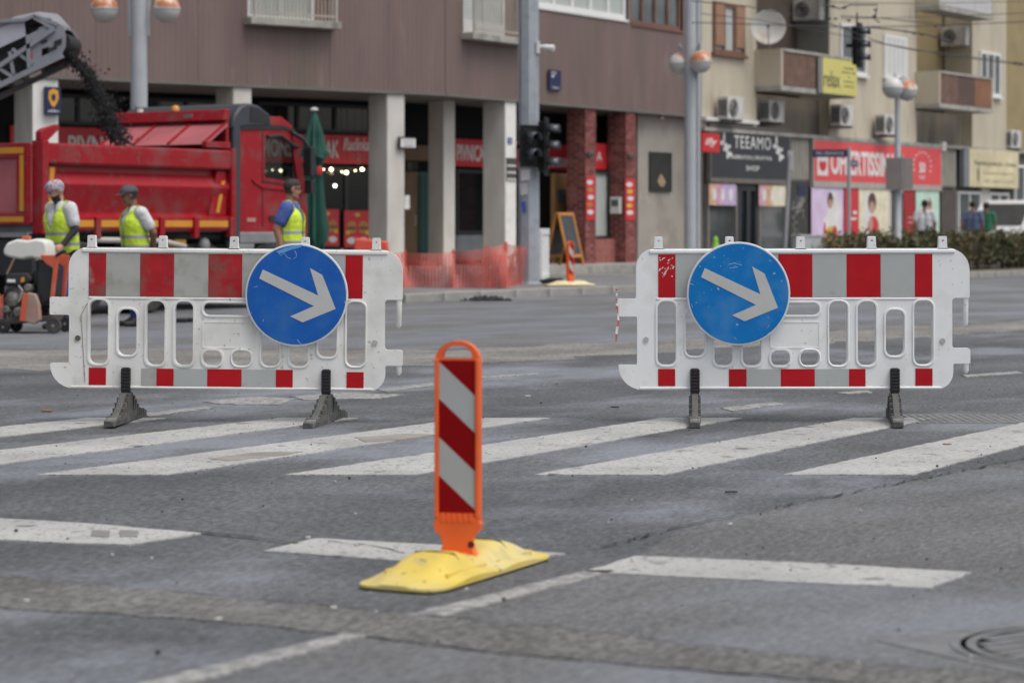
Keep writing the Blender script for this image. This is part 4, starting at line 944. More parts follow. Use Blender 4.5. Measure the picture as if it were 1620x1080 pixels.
# shop signs and windows of the block
blackb = mat('black_board', (.030, .033, .038), .45, var=.1)
t, W, H, y = print_sign('cafe_sign', 'black cafe sign with white lettering and leaf sprigs', 'shop sign', FB, .0, 1120, 1244, 204, 283, blackb, th=.10)
plate('frame', [[(-W / 2 - .05, -H / 2 - .12), (W / 2 + .05, -H / 2 - .12), (W / 2 + .05, H / 2 + .06), (-W / 2 - .05, H / 2 + .06)], [(-W / 2, -H / 2), (W / 2, -H / 2), (W / 2, H / 2), (-W / 2, H / 2)]], .06, mat('frame_brown_grey', (.16, .14, .125), .6), t, y=-.04)
text('lettering', 'TEEAMO', W * .47, H * .25, white_let, t, .01 * W, y - .004, H * .22, space=1.15)
text('lettering', 'BUBBLETEA | FRUITTEA', W * .52, H * .10, white_let, t, .0, y - .004, -H * .09)
text('lettering', 'SHOP', W * .17, H * .10, white_let, t, .01 * W, y - .004, -H * .29)
for cx in (-.33, .34):
    b = MB()
    for dx, dz, rx, rz_ in ((-.02, .30, .012, .12), (-.045, .18, .02, .05), (.0, .14, .02, .05), (.02, .05, .012, .09), (.045, .12, .018, .04), (.05, -.03, .03, .05), (.025, -.08, .015, .05), (-.01, .06, .02, .04)): b.prism(ell((cx + dx) * W, dz * H, rx * W, rz_ * H, 8), 'y', y - .006, y)
    b.build('leaf_emblem', white_let, t)
t, W, H, y = print_sign('coffee_sign', 'small red square sign with white script reading illy', 'shop sign', FB, -.35, 1106, 1134, 211, 241, mat('bright_red', (.55, .015, .02), .4), th=.08)
text('lettering', 'illy', W * .66, H * .50, white_let, t, 0, y - .004, 0, shear=.3, bold=.01)
MB().box(-.02, .02, 0, .34, -.03, .03).build('arm', iron, t)
def shopglass(px0, px1, y0, y1, n, fm, gm, lab, fw=.08):
    u0, u1 = FB.u(px0), FB.u(px1); _, zt, _ = FB.pt((px0 + px1) / 2, y0)
    return window(ap, ab, u0, u1, .28, zt, n, fm, gm, w=-.02, fw=fw, label=lab)
glass3 = mat('shop_glass_grey', (.075, .085, .085), .08, var=.5, vs=.9, spec=.6)
shopglass(1119, 1166, 292, 0, 1, mat('frame_grey', (.20, .185, .17), .5), glass3, 'cafe window left of the door')
shopglass(1200, 1244, 294, 0, 1, mat('frame_grey', (.20, .185, .17), .5), glass3, 'cafe window right of the door')
shopglass(1167, 1199, 292, 0, 2, frame_dk, glass, 'black cafe door', fw=.16)
pcol = [mat('print_pink', (.60, .35, .42), .6, var=.3, vs=5), mat('print_peach', (.62, .38, .25), .6, var=.3, vs=5), mat('print_lilac', (.52, .40, .62), .6, var=.2, vs=4), mat('print_cream', (.74, .68, .50), .6, var=.15, vs=4)]
for (pa, pb, ya, yb, lab, ms) in ((1121, 1164, 291, 325, 'pink and lilac menu poster over the left cafe window', (1, 0, 2, 2)), (1200, 1242, 293, 326, 'orange and cream menu poster over the right cafe window', (0, 1, 3, 3))):
    t, W, H, y = print_sign('menu_poster', lab, 'poster', FB, -.06, pa, pb, ya, yb, pcol[ms[1]], 'menu posters over the cafe windows', .012)
    for k in range(4): blob('print', t, pcol[ms[k]], [(-W / 2 + W * k / 4, -H / 2), (-W / 2 + W * (k + 1) / 4, -H / 2), (-W / 2 + W * (k + 1) / 4, H / 2), (-W / 2 + W * k / 4, H / 2)], y, .002)
    for k in range(3): blob('print', t, pr_w, ell(-W * .3 + W * .3 * k, 0, W * .07, H * .3), y - .002)
# grey shutter and graffiti door between the shops
for (pa, pb, ya, yb) in ((1246, 1279, 216, 286), (1487, 1512, 235, 296)):
    u0, u1 = FB.u(pa), FB.u(pb); _, zt, _ = FB.pt((pa + pb) / 2, ya); _, zb, _ = FB.pt((pa + pb) / 2, yb)
    o = MB().box(u0, u1, .0, .09, zb, zt).build('vent_panel', mat('vent_grey', (.26, .245, .20), .8, var=.1), ap, rz=ab)
    n = 6; s = (u1 - u0) / n
    for k in range(n): MB().box(u0 + s * k + .03, u0 + s * (k + 1) - .03, -.02, -.002, zb + .05, zt - .05).build('vent_slat', mat('vent_grey_light', (.33, .315, .27), .8, var=.1), o)
u0, u1 = FB.u(1249), FB.u(1279); door = MB().box(u0, u1, -.0, .09, .25, 2.42).build('graffiti_door', mat('door_dark', (.05, .048, .045), .7, var=.3, vs=4), ap, rz=ab)
b = MB(); gr = random.Random(5)
for k in range(9):
    x, z = gr.uniform(u0 + .2, u1 - .3), gr.uniform(.7, 1.9); b.tube([(x + gr.uniform(-.25, .25), -.006, z + gr.uniform(-.2, .2)) for _ in range(5)], .016, 5)
b.build('graffiti', mat('graffiti_grey', (.30, .30, .29), .7), door); MB().box(u0 + .45, u0 + .85, -.02, -.002, 2.0, 2.3).build('plaque', navy, door)
u0, u1 = FB.u(1489), FB.u(1513); MB().box(u0, u1, .0, .09, .25, 2.3).build('side_door', mat('door_brown', (.085, .07, .06), .7, var=.2), ap, rz=ab)
# red shop
t, W, H, y = print_sign('store_sign', 'long red store sign with white lettering reading OFFERTISSIMA', 'shop sign', FB, .0, 1283, 1484, 229, 290, mat('coral_red', (.72, .075, .08), .45, var=.05), th=.10)
plate('frame', [[(-W / 2 - .06, -H / 2 - .16), (W / 2 + .06, -H / 2 - .16), (W / 2 + .06, H / 2 + .10), (-W / 2 - .06, H / 2 + .10)], [(-W / 2, -H / 2), (W / 2, -H / 2), (W / 2, H / 2), (-W / 2, H / 2)]], .06, mat('frame_pale', (.40, .37, .33), .6), t, y=-.04)
um = (FB.u(1283) + FB.u(1484)) / 2; su = lambda px: FB.u(px, -.1) - um
text('lettering', 'OFFERTISSIMA', su(1417) - su(1313), H * .62, white_let, t, (su(1315) + su(1417)) / 2, y - .004, -.02, bold=.03)
x0, x1 = su(1293), su(1310)
blob('emblem_box', t, white_let, [(x0, -H * .36), (x1, -H * .36), (x1, H * .20), (x0, H * .20)], y, .003)
MB().prism(ell((x0 + x1) / 2, -H * .10, (x1 - x0) * .34, H * .16), 'y', y - .006, y - .002).build('emblem', red_sign, t)
MB().prism([((x0 + x1) / 2 - .12, -H * .02), ((x0 + x1) / 2 + .12, -H * .02), ((x0 + x1) / 2, H * .12)], 'y', y - .009, y - .003).build('emblem', white_let, t)
xb = su(1459); text('lettering', '50', .42, H * .28, white_let, t, xb, y - .004, -H * .04, bold=.03); text('lettering', 'POPUST', .42, H * .09, white_let, t, xb, y - .004, -H * .30)
b = MB()
for k in range(11):
    a = -.4 + k * .39; b.prism(ell(xb + .62 * math.cos(a), H * .02 + H * .36 * math.sin(a), .055, .03, 6), 'y', y - .003, y)
b.build('burst', white_let, t, kind='stuff')
skin_p = mat('print_skin', (.50, .30, .22), .6); hair_p = mat('print_hair', (.09, .05, .04), .6); dress_r = mat('print_red', (.55, .05, .06), .6); mint = mat('print_mint', (.52, .72, .58), .6, var=.1, vs=2); violet = mat('print_violet', (.68, .54, .74), .6, var=.15, vs=2)
def shop_poster(pa, pb, label, bgm, parts):
    t, W, H, y = print_sign('window_poster', label, 'poster', FB, -.05, pa, pb, 297, 395, bgm, 'tall posters in the red store window', .02)
    for k, (m, cx, cz, rx, rz_) in enumerate(parts): blob('print', t, m, ell(cx * W, cz * H, rx * W, rz_ * H), y - .001 * k)
shop_poster(1283, 1333, 'lilac poster of a figure in yellow in the store window', violet, [(pr_w, .2, 0, .22, .45), (pr_w, .02, -.1, .16, .2), (yel, .1, -.30, .2, .18), (dress_r, .22, -.25, .09, .14), (dress_r, -.1, -.25, .04, .2), (hair_p, .08, .30, .09, .13), (skin_p, .08, .24, .06, .08)])
shop_poster(1335, 1357, 'narrow red poster in the store window', red_sign, [(pr_w, .25, .1, .15, .03), (pr_w, .1, 0, .3, .02)])
shop_poster(1358, 1406, 'cream poster of a figure in red in the store window', pcol[3], [(pr_w, -.2, 0, .15, .45), (hair_p, -.08, .26, .14, .16), (skin_p, -.08, .18, .09, .10), (dress_r, -.04, -.12, .18, .16), (skin_p, -.12, -.08, .06, .12), (navy, 0, -.36, .3, .05)])
shopglass(1407, 1428, 297, 0, 1, frame_wh, glass3, 'store door')
shop_poster(1429, 1446, 'dark red panel beside the store door', mat('deep_red', (.36, .015, .02), .5), [(pr_w, .1, .02, .25, .006), (pr_w, .1, -.06, .25, .006)])
shop_poster(1448, 1485, 'mint green poster of a dancer in the store window', mint, [(skin_p, .08, .1, .10, .25), (hair_p, .1, .24, .06, .05), (pr_w, 0, -.2, .25, .12), (dress_r, .2, -.15, .05, .2)])
# beige shop
t, W, H, y = print_sign('bureau_sign', 'pale yellow shop sign with dark lettering at the right', 'shop sign', FB, -.02, 1526, 1604, 238, 297, mat('sign_cream', (.64, .56, .36), .5, var=.22, vs=1.2), th=.16)
MB().box(-W / 2 - .42, -W / 2 - .01, -.16, .0, -H / 2, H / 2).build('grey_end', mat('grey_panel', (.20, .215, .23), .6), t)
text('lettering', 'Pogrebno poduzeće - Zvonko', W * .84, H * .17, mat('print_black', (.05, .045, .03), .6), t, .02 * W, y - .003, H * .13, half=.002)
for k in range(2): text('lettering', ['sve pogrebne usluge 0-24', 'tel. dan i noć'][k], W * .6, H * .08, mat('print_tan', (.30, .22, .11), .6), t, .08 * W, y - .003, -H * (.12 + .2 * k), half=.002)
blob('figure_print', t, mat('print_olive', (.16, .14, .06), .6), ell(-W * .33, -H * .18, W * .02, H * .2), y)
shopglass(1516, 1552, 303, 0, 2, frame_wh, glass2, 'pale shop window with curtains'); shopglass(1566, 1596, 305, 0, 2, frame_wh, glass2, 'pale shop door at the right')
MB().box(FB.u(1553), FB.u(1566), .0, .09, .25, 2.4).build('pale_pier', mat('pale_wall', (.50, .49, .45), .8), ap, rz=ab)
t = thing('balcony_sign', 'yellow sign reading relax on the left balcony', 'sign', FB.world((FB.u(1299, B1[2] - .03) + FB.u(1353, B1[2] - .03)) / 2, B1[2] - .03, 5.12), FB.a)
W = FB.u(1353, B1[2]) - FB.u(1299, B1[2]); H = .92
MB().box(-W / 2, W / 2, -.05, 0, -H / 2, H / 2).build('board', mat('lemon_board', (.62, .56, .17), .5, var=.05), t)
MB().box(-W / 2 - .22, -W / 2 - .004, -.04, .0, -H / 2, H / 2).build('grey_edge', mat('edge_grey', (.22, .21, .21), .6), t)
text('lettering', 'relax', W * .46, H * .46, mat('print_black', (.05, .045, .03), .6), t, -W * .24, -.053, -H * .08, half=.003)
for k in range(5): text('lettering', ['kozmetika', 'masaža lica i tijela', '', 'pedikura', 'depilacija'][k] or '-', W * (.30, .42, .02, .3, .3)[k], H * .06, mat('print_black', (.05, .045, .03), .6), t, W * .26, -.053, H * (.28 - .13 * k), half=.002)
u, z, d = FB.pt(1492, 232, -.1)
t = sign_thing('alarm_box', 'small pale alarm box between the shop signs', 'alarm box', FB, u, -.04, z); MB().box(-.12, .12, -.12, .0, -.13, .13).build('box', frame_wh, t, bevel=.02); MB().ball((0, -.12, 0), (.05, .03, .05), 10, 6).build('lens', mat('lens_tan', (.5, .42, .3), .5), t)
# ---------------------------------------------------------------- street furniture
pole_m = mat('galvanised_pole', (.36, .39, .42), .55, metal=.2, var=.08, vs=3, dirt=((.27, .29, .31), .5, .8, 5))
lamp_m = mat('lamp_pole', (.42, .44, .46), .5, metal=.1, var=.06)
globe_lo = mat('globe_frosted', (.50, .50, .49), .35, var=.04); globe_or = mat('globe_orange', (.50, .19, .085), .4, var=.2, vs=5, dirt=((.62, .58, .52), .50, .62, 5)); globe_wh = mat('globe_white', (.62, .60, .58), .4, var=.05, dirt=((.60, .25, .10), .56, .62, 3))
black_s = mat('signal_black', (.008, .008, .009), .55, spec=.2)
def globe(t, x, y, z, r, up):
    n = 8
    lo = [(r * math.cos(a) if i else .01, -r * math.sin(a)) for i, a in enumerate([math.pi / 2 - k * math.pi / 2 / n for k in range(n + 1)])]
    hi = [(r * 1.01 * math.cos(k * math.pi / 2 / n) if k < n else .03, r * math.sin(k * math.pi / 2 / n)) for k in range(n + 1)]
    g = MB().lathe([(q, h - .004) for q, h in lo], (x, y, z), 22).build('globe', globe_lo, t, smooth=60)
    MB().lathe([(q, h + .004) for q, h in hi], (x, y, z), 22).build('upper_shell', up, g, smooth=60)
    MB().lathe([(r * 1.03, -.012), (r * 1.05, 0), (r * 1.03, .012)], (x, y, z), 22).build('rim', lamp_m, g)
def globe_lamp(label, px, d, r0, r1, h, globes, gz, rz=0., z0=.14):
    x = (px - 810) * d / FP; t = thing('globe_street_lamp', label, 'street lamp', (x, d, z0), rz, 'globe street lamps')
    MB().lathe([(r0 * 1.5, 0), (r0 * 1.5, .25), (r0, .30), (r1, h - z0), (.02, h - z0 + .03)], n=20).build('pole', lamp_m, t, smooth=40)
    return t, x
# left lamp, behind the truck
D1 = 39.0
t, x0 = globe_lamp('tall globe street lamp with two orange topped globes behind the truck', 220, D1, .155, .135, 6.2, None, 0)
gz = HC - (15 - 360) * D1 / FP - .14
for px, s in ((165, -1), (263.5, 1)):
    gx = (px - 810) * D1 / FP - x0; globe(t, gx, 0, gz, .235, globe_or)
    MB().tube([(s * .15, 0, gz - .45), (s * .16, 0, gz - .05), (s * .17, 0, gz + .25), (s * .24, 0, gz + .55), (gx * .7, 0, gz + .68), (gx, 0, gz + .55), (gx, 0, gz + .25)], .035, 8).build('arm', lamp_m, t, smooth=60)
# lamp beside the cafe
D2 = 49.0
t, x0 = globe_lamp('tall globe street lamp with two globes close to its pole, beside the cafe', 1092, D2, .13, .12, 9.2, None, 0)
for px, py, s, up in ((1077, 100, -1, globe_wh), (1107, 100, 1, globe_or)):
    gx = (px - 810) * D2 / FP - x0; gz = HC - (py - 360) * D2 / FP - .14; globe(t, gx, -.25 * s - .05, gz, .235, up)
    MB().tube([(s * .14, -.05 * s, gz - .35), (s * .16, -.1 * s, gz + .3), (gx, -.25 * s - .05, gz + .42), (gx, -.25 * s - .05, gz + .22)], .03, 8).build('arm', lamp_m, t, smooth=60)
MB().tube([((1106 - 810) * D2 / FP - x0, .35, 0), ((1106 - 810) * D2 / FP - x0, .35, 9)], .055, 10).build('side_pole', lamp_m, t)
# lamp behind the hedge
D3 = 52.5
t, x0 = globe_lamp('slim globe street lamp with one white and one orange globe, in the hedge', 1420, D3, .085, .065, 4.25, None, 0)
for px, py, s, up in ((1411, 140, -1, globe_wh), (1436, 143, 1, globe_or)):
    gx = (px - 810) * D3 / FP - x0; gz = HC - (py - 360) * D3 / FP - .14; globe(t, gx, .1 * s, gz, .24, up)
    MB().tube([(0, 0, gz + .10), (gx * .5, .05 * s, gz + .34), (gx, .1 * s, gz + .24)], .025, 8).build('arm', lamp_m, t, smooth=60)
MB().box(-.14, -.02, -.05, .05, 4.1, 4.45).build('spot_light', lamp_m, t); MB().box(.03, .12, -.05, .05, 4.12, 4.5).build('camera', lamp_m, t)
# blank sign boards on the lamp pole behind the hedge
t = thing('blank_sign', 'brownish blank sign boards seen from behind on the slim lamp pole', 'sign', (*at(1424, 275, D3 - .25)[:2], at(1424, 275, D3)[2]), R(0))
bk = mat('board_back', (.19, .165, .155), .6, var=.1)
MB().box(-.33, .05, -.03, .0, -.36, .36).build('board', bk, t); o = MB().box(-.0, .30, -.03, .0, -.36, .36).build('board', bk, t, loc=(.06, 0, 0), rz=R(35)); MB().cyl((.05, .01, -.45), (.05, .01, .45), .03, n=8).build('post', lamp_m, t)
# signal pole
DP = 41.5
xp = (836.5 - 810) * DP / FP
t = thing('signal_pole', 'thick grey eight sided pole carrying the traffic lights and a small camera', 'pole', (xp, DP, .15))
MB().lathe([(.24, 0), (.24, .03), (.20, .05), (.197, .6), (.172, 8.5)], n=8).build('pole', pole_m, t)
u, _, cz = at(858, 75, DP)
b = MB(); b.cyl((.16, -.08, cz - .15), (.30, -.12, cz - .15), .035, n=10); b.cyl((.28, -.12, cz - .16), (.46, -.16, cz - .18), .05, .06, 12); b.box(.14, .20, -.16, 0, cz - .27, cz - .05); b.build('camera', frame_wh, t)
for (z0, z1, x, wd, m, k) in ((1.88, 2.10, -.06, .17, pr_w, 0), (1.62, 1.86, -.09, .15, mat('sticker_grey', (.5, .5, .5), .6), 1), (1.30, 1.52, -.10, .09, mat('sticker_blue', (.03, .07, .38), .5), 2)):
    b = MB(); b.prism([(x - wd / 2 + .02 * k, z0), (x + wd / 2, z0 + .03), (x + wd / 2 - .01, z1), (x - wd / 2, z1 - .02)], 'y', -.202, -.186); b.build('sticker', m, t)
def signal_head(name, label, loc, rz, n=3, group='traffic light heads'):
    t = thing(name, label, 'traffic light', loc, rz, group)
    h = .30 * n
    MB().box(-.13, .13, 0, .16, -h / 2, h / 2).build('housing', black_s, t, bevel=.02)
    MB().box(-.22, .22, .02, .03, -h / 2 - .08, h / 2 + .08).build('backboard', black_s, t, bevel=.01)
    for k in range(n):
        z = h / 2 - .15 - .30 * k
        MB().lathe([(.10, -.012), (.02, -.03)], (0, 0, z), 16, 'y').build('lens', mat('lens_dark', (.03, .03, .03), .25), t, smooth=60)
        b = MB(); m_ = 9; vs = []
        for i in range(m_ + 1):
            a = math.pi * (-.08 + 1.16 * i / m_); vs += [(.115 * math.cos(a), 0, z + .115 * math.sin(a)), (.115 * math.cos(a), -.22, z + .115 * math.sin(a) - .02)]
        b.add(vs, [(2 * i, 2 * i + 1, 2 * i + 3, 2 * i + 2) for i in range(m_)]); v = b.build('visor', mat('visor_grey', (.055, .06, .07), .3), t, smooth=60)
        s = v.modifiers.new('thickness', 'SOLIDIFY'); s.thickness = .008
    MB().box(-.03, .03, .16, .34, -.04, .04).build('arm', black_s, t)
    return t
x, y, z = at(840, 233, DP - .55); signal_head('traffic_light', 'black traffic light on the front of the grey pole, facing half left', (x - .02, y, z + .02), R(40), 2)
x, y, z = at(864, 232, DP - .25); signal_head('traffic_light', 'black traffic light on the right of the grey pole, facing right', (x + .03, y, z), R(78), 3)
x, y, z = at(1361, 72, 53); t = signal_head('traffic_light', 'black traffic light hanging from the overhead wires', (x, y, z), R(62), 3)
MB().cyl((0, .08, .45), (0, .08, .75), .02, n=6).build('hanger', black_s, t)
# street name post
DS = 53.5
x, y, z = at(1343, 236, DS)
t = thing('street_name_post', 'slim grey post with two dark blue street name plates before the red store', 'street sign', (x, y, .14))
MB().cyl((0, 0, 0), (0, 0, z - .10), .045, n=12).build('post', lamp_m, t)
o = MB().box(-.86, .0, -.02, .02, z - .33, z - .15).build('name_plate', navy, t); text('lettering', 'TRG ZRINSKOG', .66, .07, white_let, o, -.46, -.022, z - .24, half=.002)
o = MB().box(.0, .55, -.02, .02, z - .55, z - .40).build('name_plate', navy, t, rz=R(60)); text('lettering', 'ULICA', .36, .06, white_let, o, .28, -.022, z - .475, half=.002)
# utility cabinet, leaning panel, toy cone
x, y, _ = at(1279, 390, 50.5)
t = thing('utility_cabinet', 'light grey utility cabinet on the pavement before the graffiti door', 'cabinet', (x, y, .15), R(30))
cab_m = mat('cabinet_grey', (.44, .45, .45), .5, var=.04)
MB().box(-.33, .33, -.16, .16, .06, .84).build('body', cab_m, t, bevel=.008); MB().box(-.35, .35, -.18, .18, .84, .88).build('lid', cab_m, t, bevel=.006); MB().box(-.31, .31, -.14, .14, 0, .06).build('plinth', slab_m, t)
MB().box(-.29, .0, -.168, -.161, .12, .80).build('door', cab_m, t); MB().box(.01, .29, -.168, -.161, .12, .80).build('door', cab_m, t)
x, y, z = at(1250, 240, 55.5); x2 = at(1240, 390, 54.5)[0]
t = thing('leaning_pole', 'slim grey post leaning beside the cafe window', 'post', (0, 0, 0)); t.location = (x2, 54.5, .16)
MB().tube([(0, 0, 0), (x - x2, 1.0, z - .16)], [.06, .05], 8).build('post', mat('steel_grey', (.22, .22, .23), .5), t); MB().box(x - x2 - .06, x - x2 + .06, .93, 1.05, z - .60, z - .14).build('tip', alu, t)
x, y, _ = at(1132, 390, 50)
t = thing('toy_cone', 'orange cone with a pink and green top outside the cafe', 'cone', (x, y, .16))
MB().lathe([(.23, .02), (.13, .45)], n=16).build('lower_cone', orange_pl, t, smooth=50); MB().lathe([(.128, .451), (.10, .58)], n=16).build('middle_band', mat('pink_band', (.6, .35, .45), .6), t, smooth=50)
MB().lathe([(.10, .581), (.05, .74), (.06, .78), (.02, .84)], n=16).build('green_tip', mat('green_tip', (.25, .55, .06), .6), t, smooth=50); MB().box(-.25, .25, -.25, .25, 0, .025).build('base', orange_pl, t)
# chalkboard
ub_ = FA2.u(893, -.55); x, y, _ = FA2.world(ub_, -.55)
t = thing('chalkboard', 'orange framed folding chalkboard standing on the pavement by the brick column', 'chalkboard', (x, y, ZF + .004), R(58))
wd_o = mat('orange_wood', (.48, .19, .035), .55, var=.15, vs=5)
for s in (-1, 1):
    f = thing('panel', '', ''); del f['label']; del f['category']; f.parent = t; f.rotation_euler = (R(14 * s), 0, 0) ; f.location = (0, s * .30, 0)
    b = MB(); b.box(-.33, -.27, -.02, .02, 0, 1.16); b.box(.27, .33, -.02, .02, 0, 1.16); b.box(-.27, .27, -.0195, .0195, 1.09, 1.16); b.box(-.27, .27, -.0195, .0195, .17, .24)
    b.build('frame', wd_o, f, bevel=.006); MB().box(-.268, .268, -.008, .008, .242, 1.088).build('slate', mat('slate', (.05, .055, .06), .6, var=.3, vs=5), f)
# white plastic panel beside the signal pole (seen end-on)
x, y, _ = gd(860, 448, .15)
t = thing('fence_panel', 'white plastic fence panel seen end on beside the signal pole', 'barrier', (x, y, .17), R(84))
b = MB(); b.box(-.9, .9, -.035, .035, .06, .16); b.box(-.9, .9, -.035, .035, .88, 1.0)
for k in range(10): b.box(-.9 + .19 * k, -.82 + .19 * k, -.025, .025, .16, .88)
b.build('panel', white_pl, t, bevel=.01)
for k in range(7): MB().box(-.93, -.89, -.06, .06, .08 + .13 * k, .19 + .13 * k).build('end_rib', white_pl, t, bevel=.008)
for xx in (-.7, .7): MB().box(xx - .1, xx + .1, -.30, .30, -.02, .06).build('foot', black_rb, t, bevel=.01)
# orange safety net
net_m = mat('net_orange', (.70, .15, .12), .6, var=.08); post_o = mat('net_post', (.75, .13, .08), .6)
NP = [(540, 459, 398), (640, 460, 400), (716, 459, 399), (800, 456, 387), (852, 446, 391)]
pts = [gd(p[0], p[1], .15) for p in NP]; pts = [(p[0], 39.0 + .0 * i if i < 3 else p[1], .15) for i, p in enumerate(pts)]
pts = [((NP[i][0] - 810) * p[1] / FP, p[1]) for i, p in enumerate(pts)]; tops = [HC - (NP[i][2] - 360) * pts[i][1] / FP for i in range(5)]
t = thing('safety_net_fence', 'sagging orange safety net round the dug up pavement', 'safety net', (pts[2][0], pts[2][1], .15))
ox, oy = pts[2]
def net_layer(off, name, cell, wd, sag, seed):
    b = MB(); rr = random.Random(seed)
    for i in range(4):
        (xa, ya), (xb, yb) = pts[i], pts[i + 1]; l = math.hypot(xb - xa, yb - ya); k = int(l / cell); ta, tb = tops[i] - .15, tops[i + 1] - .15
        nx, ny = -(yb - ya) / l, (xb - xa) / l; rows = 9; NR = int(.8 / cell)
        def pos(s, v):
            hgt = (ta + (tb - ta) * s) * (1 - sag * 4 * s * (1 - s)); wv = .05 * math.sin(5 * s * l + seed) * (1 - v) + .03 * math.sin(11 * s * l + 3 * v) + .06 * math.sin(3.1 * v + s * 4)
            return Vector((xa + (xb - xa) * s + nx * (wv + off) - ox, ya + (yb - ya) * s + ny * (wv + off) - oy, .01 + hgt * v))
        for j in range(k + 1):
            s = j / k; h = wd / 2 / l
            for q in range(6): b.add([pos(s - h, q / 6), pos(s + h, q / 6), pos(s + h, (q + 1) / 6), pos(s - h, (q + 1) / 6)], [(0, 1, 2, 3)])
        m_ = max(4, int(l / .12))
        for r in range(NR + 1):
            v = r / NR; h = wd * (.75 if 0 < r < NR else 1.6) / 1.6
            for q in range(m_): 
                s0, s1 = q / m_, (q + 1) / m_
                b.add([pos(s0, max(0, v - h)) + Vector((0, 0, 0)), pos(s1, max(0, v - h)), pos(s1, min(1, v + h)), pos(s0, min(1, v + h))], [(0, 1, 2, 3)])
    b.build(name, net_m, t, kind='stuff')
net_layer(0, 'net', .055, .019, .05, 1); net_layer(.35, 'net', .060, .020, .28, 5)
for i in range(5):
    MB().cyl((pts[i][0] - ox, pts[i][1] - oy + .02, 0), (pts[i][0] - ox + .01, pts[i][1] - oy + .03, tops[i] - .10), .02, n=8).build('post', post_o, t)
# small orange barrier box behind the left sign
x, y, _ = at(588, 390, 39.6)
t = thing('bollard_block', 'orange plastic block on the pavement by the pub', 'block', (x, y, .15)); 
b = MB(); b.prism([(-.35, 0), (.35, 0), (.28, .80), (-.28, .86)], 'y', -.18, .18); b.build('body', mat('orange_block', (.68, .10, .06), .6), t, bevel=.03); MB().box(-.22, .22, -.19, -.175, .35, .50).build('band', pr_w, t)
# hedge behind the kerb
leaf_a = mat('hedge_leaf', (.095, .105, .040), .7, var=.35, vs=2.5); leaf_b = mat('hedge_leaf_brown', (.16, .115, .065), .8, var=.3, vs=3); twig = mat('hedge_twig', (.07, .055, .04), .9)
hp = [gd(1352, 432, .14), (11.7 + .1, 55.6, 0), (17.5, 63.8, 0)]
h0 = Vector((7.35, 49.6)); h1 = Vector((16.5, 62.6)); hd = (h1 - h0); hl = hd.length; hd /= hl; hn = Vector((-hd.y, hd.x))
t = thing('hedge', 'low clipped brownish green hedge along the far kerb at the right', 'hedge', (h0.x, h0.y, .16)); hr = random.Random(11)
V = []; F_ = []; MI = []
def leafq(p, s):
    a = Vector((hr.gauss(0, 1), hr.gauss(0, 1), hr.gauss(0, 1))).normalized(); c = a.orthogonal().normalized(); d = a.cross(c); k = len(V)
    V.extend([tuple(p + c * s), tuple(p + d * s * .55), tuple(p - c * s), tuple(p - d * s * .55)]); F_.append((k, k + 1, k + 2, k + 3))
for i in range(26000):
    s = hr.random() * hl; g = hr.random(); w_ = hr.uniform(-.1, 1.25); top = .78 + .10 * math.sin(s * 1.9) + .07 * math.sin(s * 4.7 + 1) + .05 * math.sin(s * 11); end = min(1, s / .9 + .45)
    zz = (.16 + (top * end - .16) * (1 - g ** 2.2)) + hr.gauss(0, .03)
    if g < .35: w_ = hr.choice((hr.uniform(-.12, .08), w_))
    p = hd * s + hn * w_; leafq(Vector((p.x, p.y, zz)), hr.uniform(.025, .06)); MI.append(1 if hr.random() < .30 + .2 * math.sin(s * 1.3) else 0)
b = MB(); b.v, b.f, b.m = V, F_, MI; b.build('foliage', [leaf_a, leaf_b], t, kind='stuff')
b = MB()
for i in range(260):
    s = hr.random() * hl; p = hd * s + hn * hr.uniform(-.02, 1.1); q = p + Vector((hr.gauss(0, .15), hr.gauss(0, .15))); b.tube([(p.x, p.y, 0), (q.x, q.y, hr.uniform(.45, .85))], [.014, .005], 5)
b.build('twigs', twig, t, kind='stuff')
core = MB(); c0, c1 = hd * .5, hd * hl
core.add([(*(c0 + hn * .2), .3), (*(c1 + hn * .2), .3), (*(c1 + hn * 1.0), .3), (*(c0 + hn * 1.0), .3), (*(c0 + hn * .25), .62), (*(c1 + hn * .25), .62), (*(c1 + hn * .95), .62), (*(c0 + hn * .95), .62)], [(0, 1, 2, 3), (4, 5, 6, 7), (0, 1, 5, 4), (1, 2, 6, 5), (2, 3, 7, 6), (3, 0, 4, 7)])
core.build('inner_growth', twig, t)
o = MB().prism([tuple((h0 - hn * .35 - hd * .5)), tuple(h0 - hn * .35 + hd * hl), tuple(h0 + hn * 1.5 + hd * hl), tuple(h0 + hn * 1.5 - hd * .5)], 'z', .12, .165).build('planting_bed', mat('bed_soil', (.13, .105, .065), .95, var=.3, vs=4)); tag(o, 'strip of dry soil and grass under the hedge', 'planting bed', kind='structure')
# overhead wires
wire_m = mat('wire_dark', (.03, .03, .03), .6)
def wire(label, pts, d0, d1, r=.011, sag=.0, extra=()):
    t = thing('overhead_wire', label, 'overhead wire', at(*pts[0], d0), group='overhead tram wires'); o = Vector(at(*pts[0], d0)); P_ = []
    for i, p in enumerate(pts):
        d = d0 + (d1 - d0) * i / max(1, len(pts) - 1); P_.append(Vector(at(*p, d)) - o)
    MB().tube(P_, r, 5).build('wire', wire_m, t)
    b = MB(); f = False
    for (px, py, d) in extra: b.ball(tuple(Vector(at(px, py, d)) - o), (.05, .03, .025), 6, 4); f = True
    if f: b.build('clamp', wire_m, t, kind='stuff')
wire('lowest wire crossing from the cafe lamp past the dish down to the right edge', [(1094, 2), (1180, 10), (1300, 33), (1400, 70), (1500, 88), (1640, 106)], 47, 52, extra=[(1606, 101, 51), (1614, 102, 51)])
wire('level wire across the satellite dish', [(1094, 36), (1200, 39), (1330, 43), (1450, 42), (1640, 34)], 47, 52)
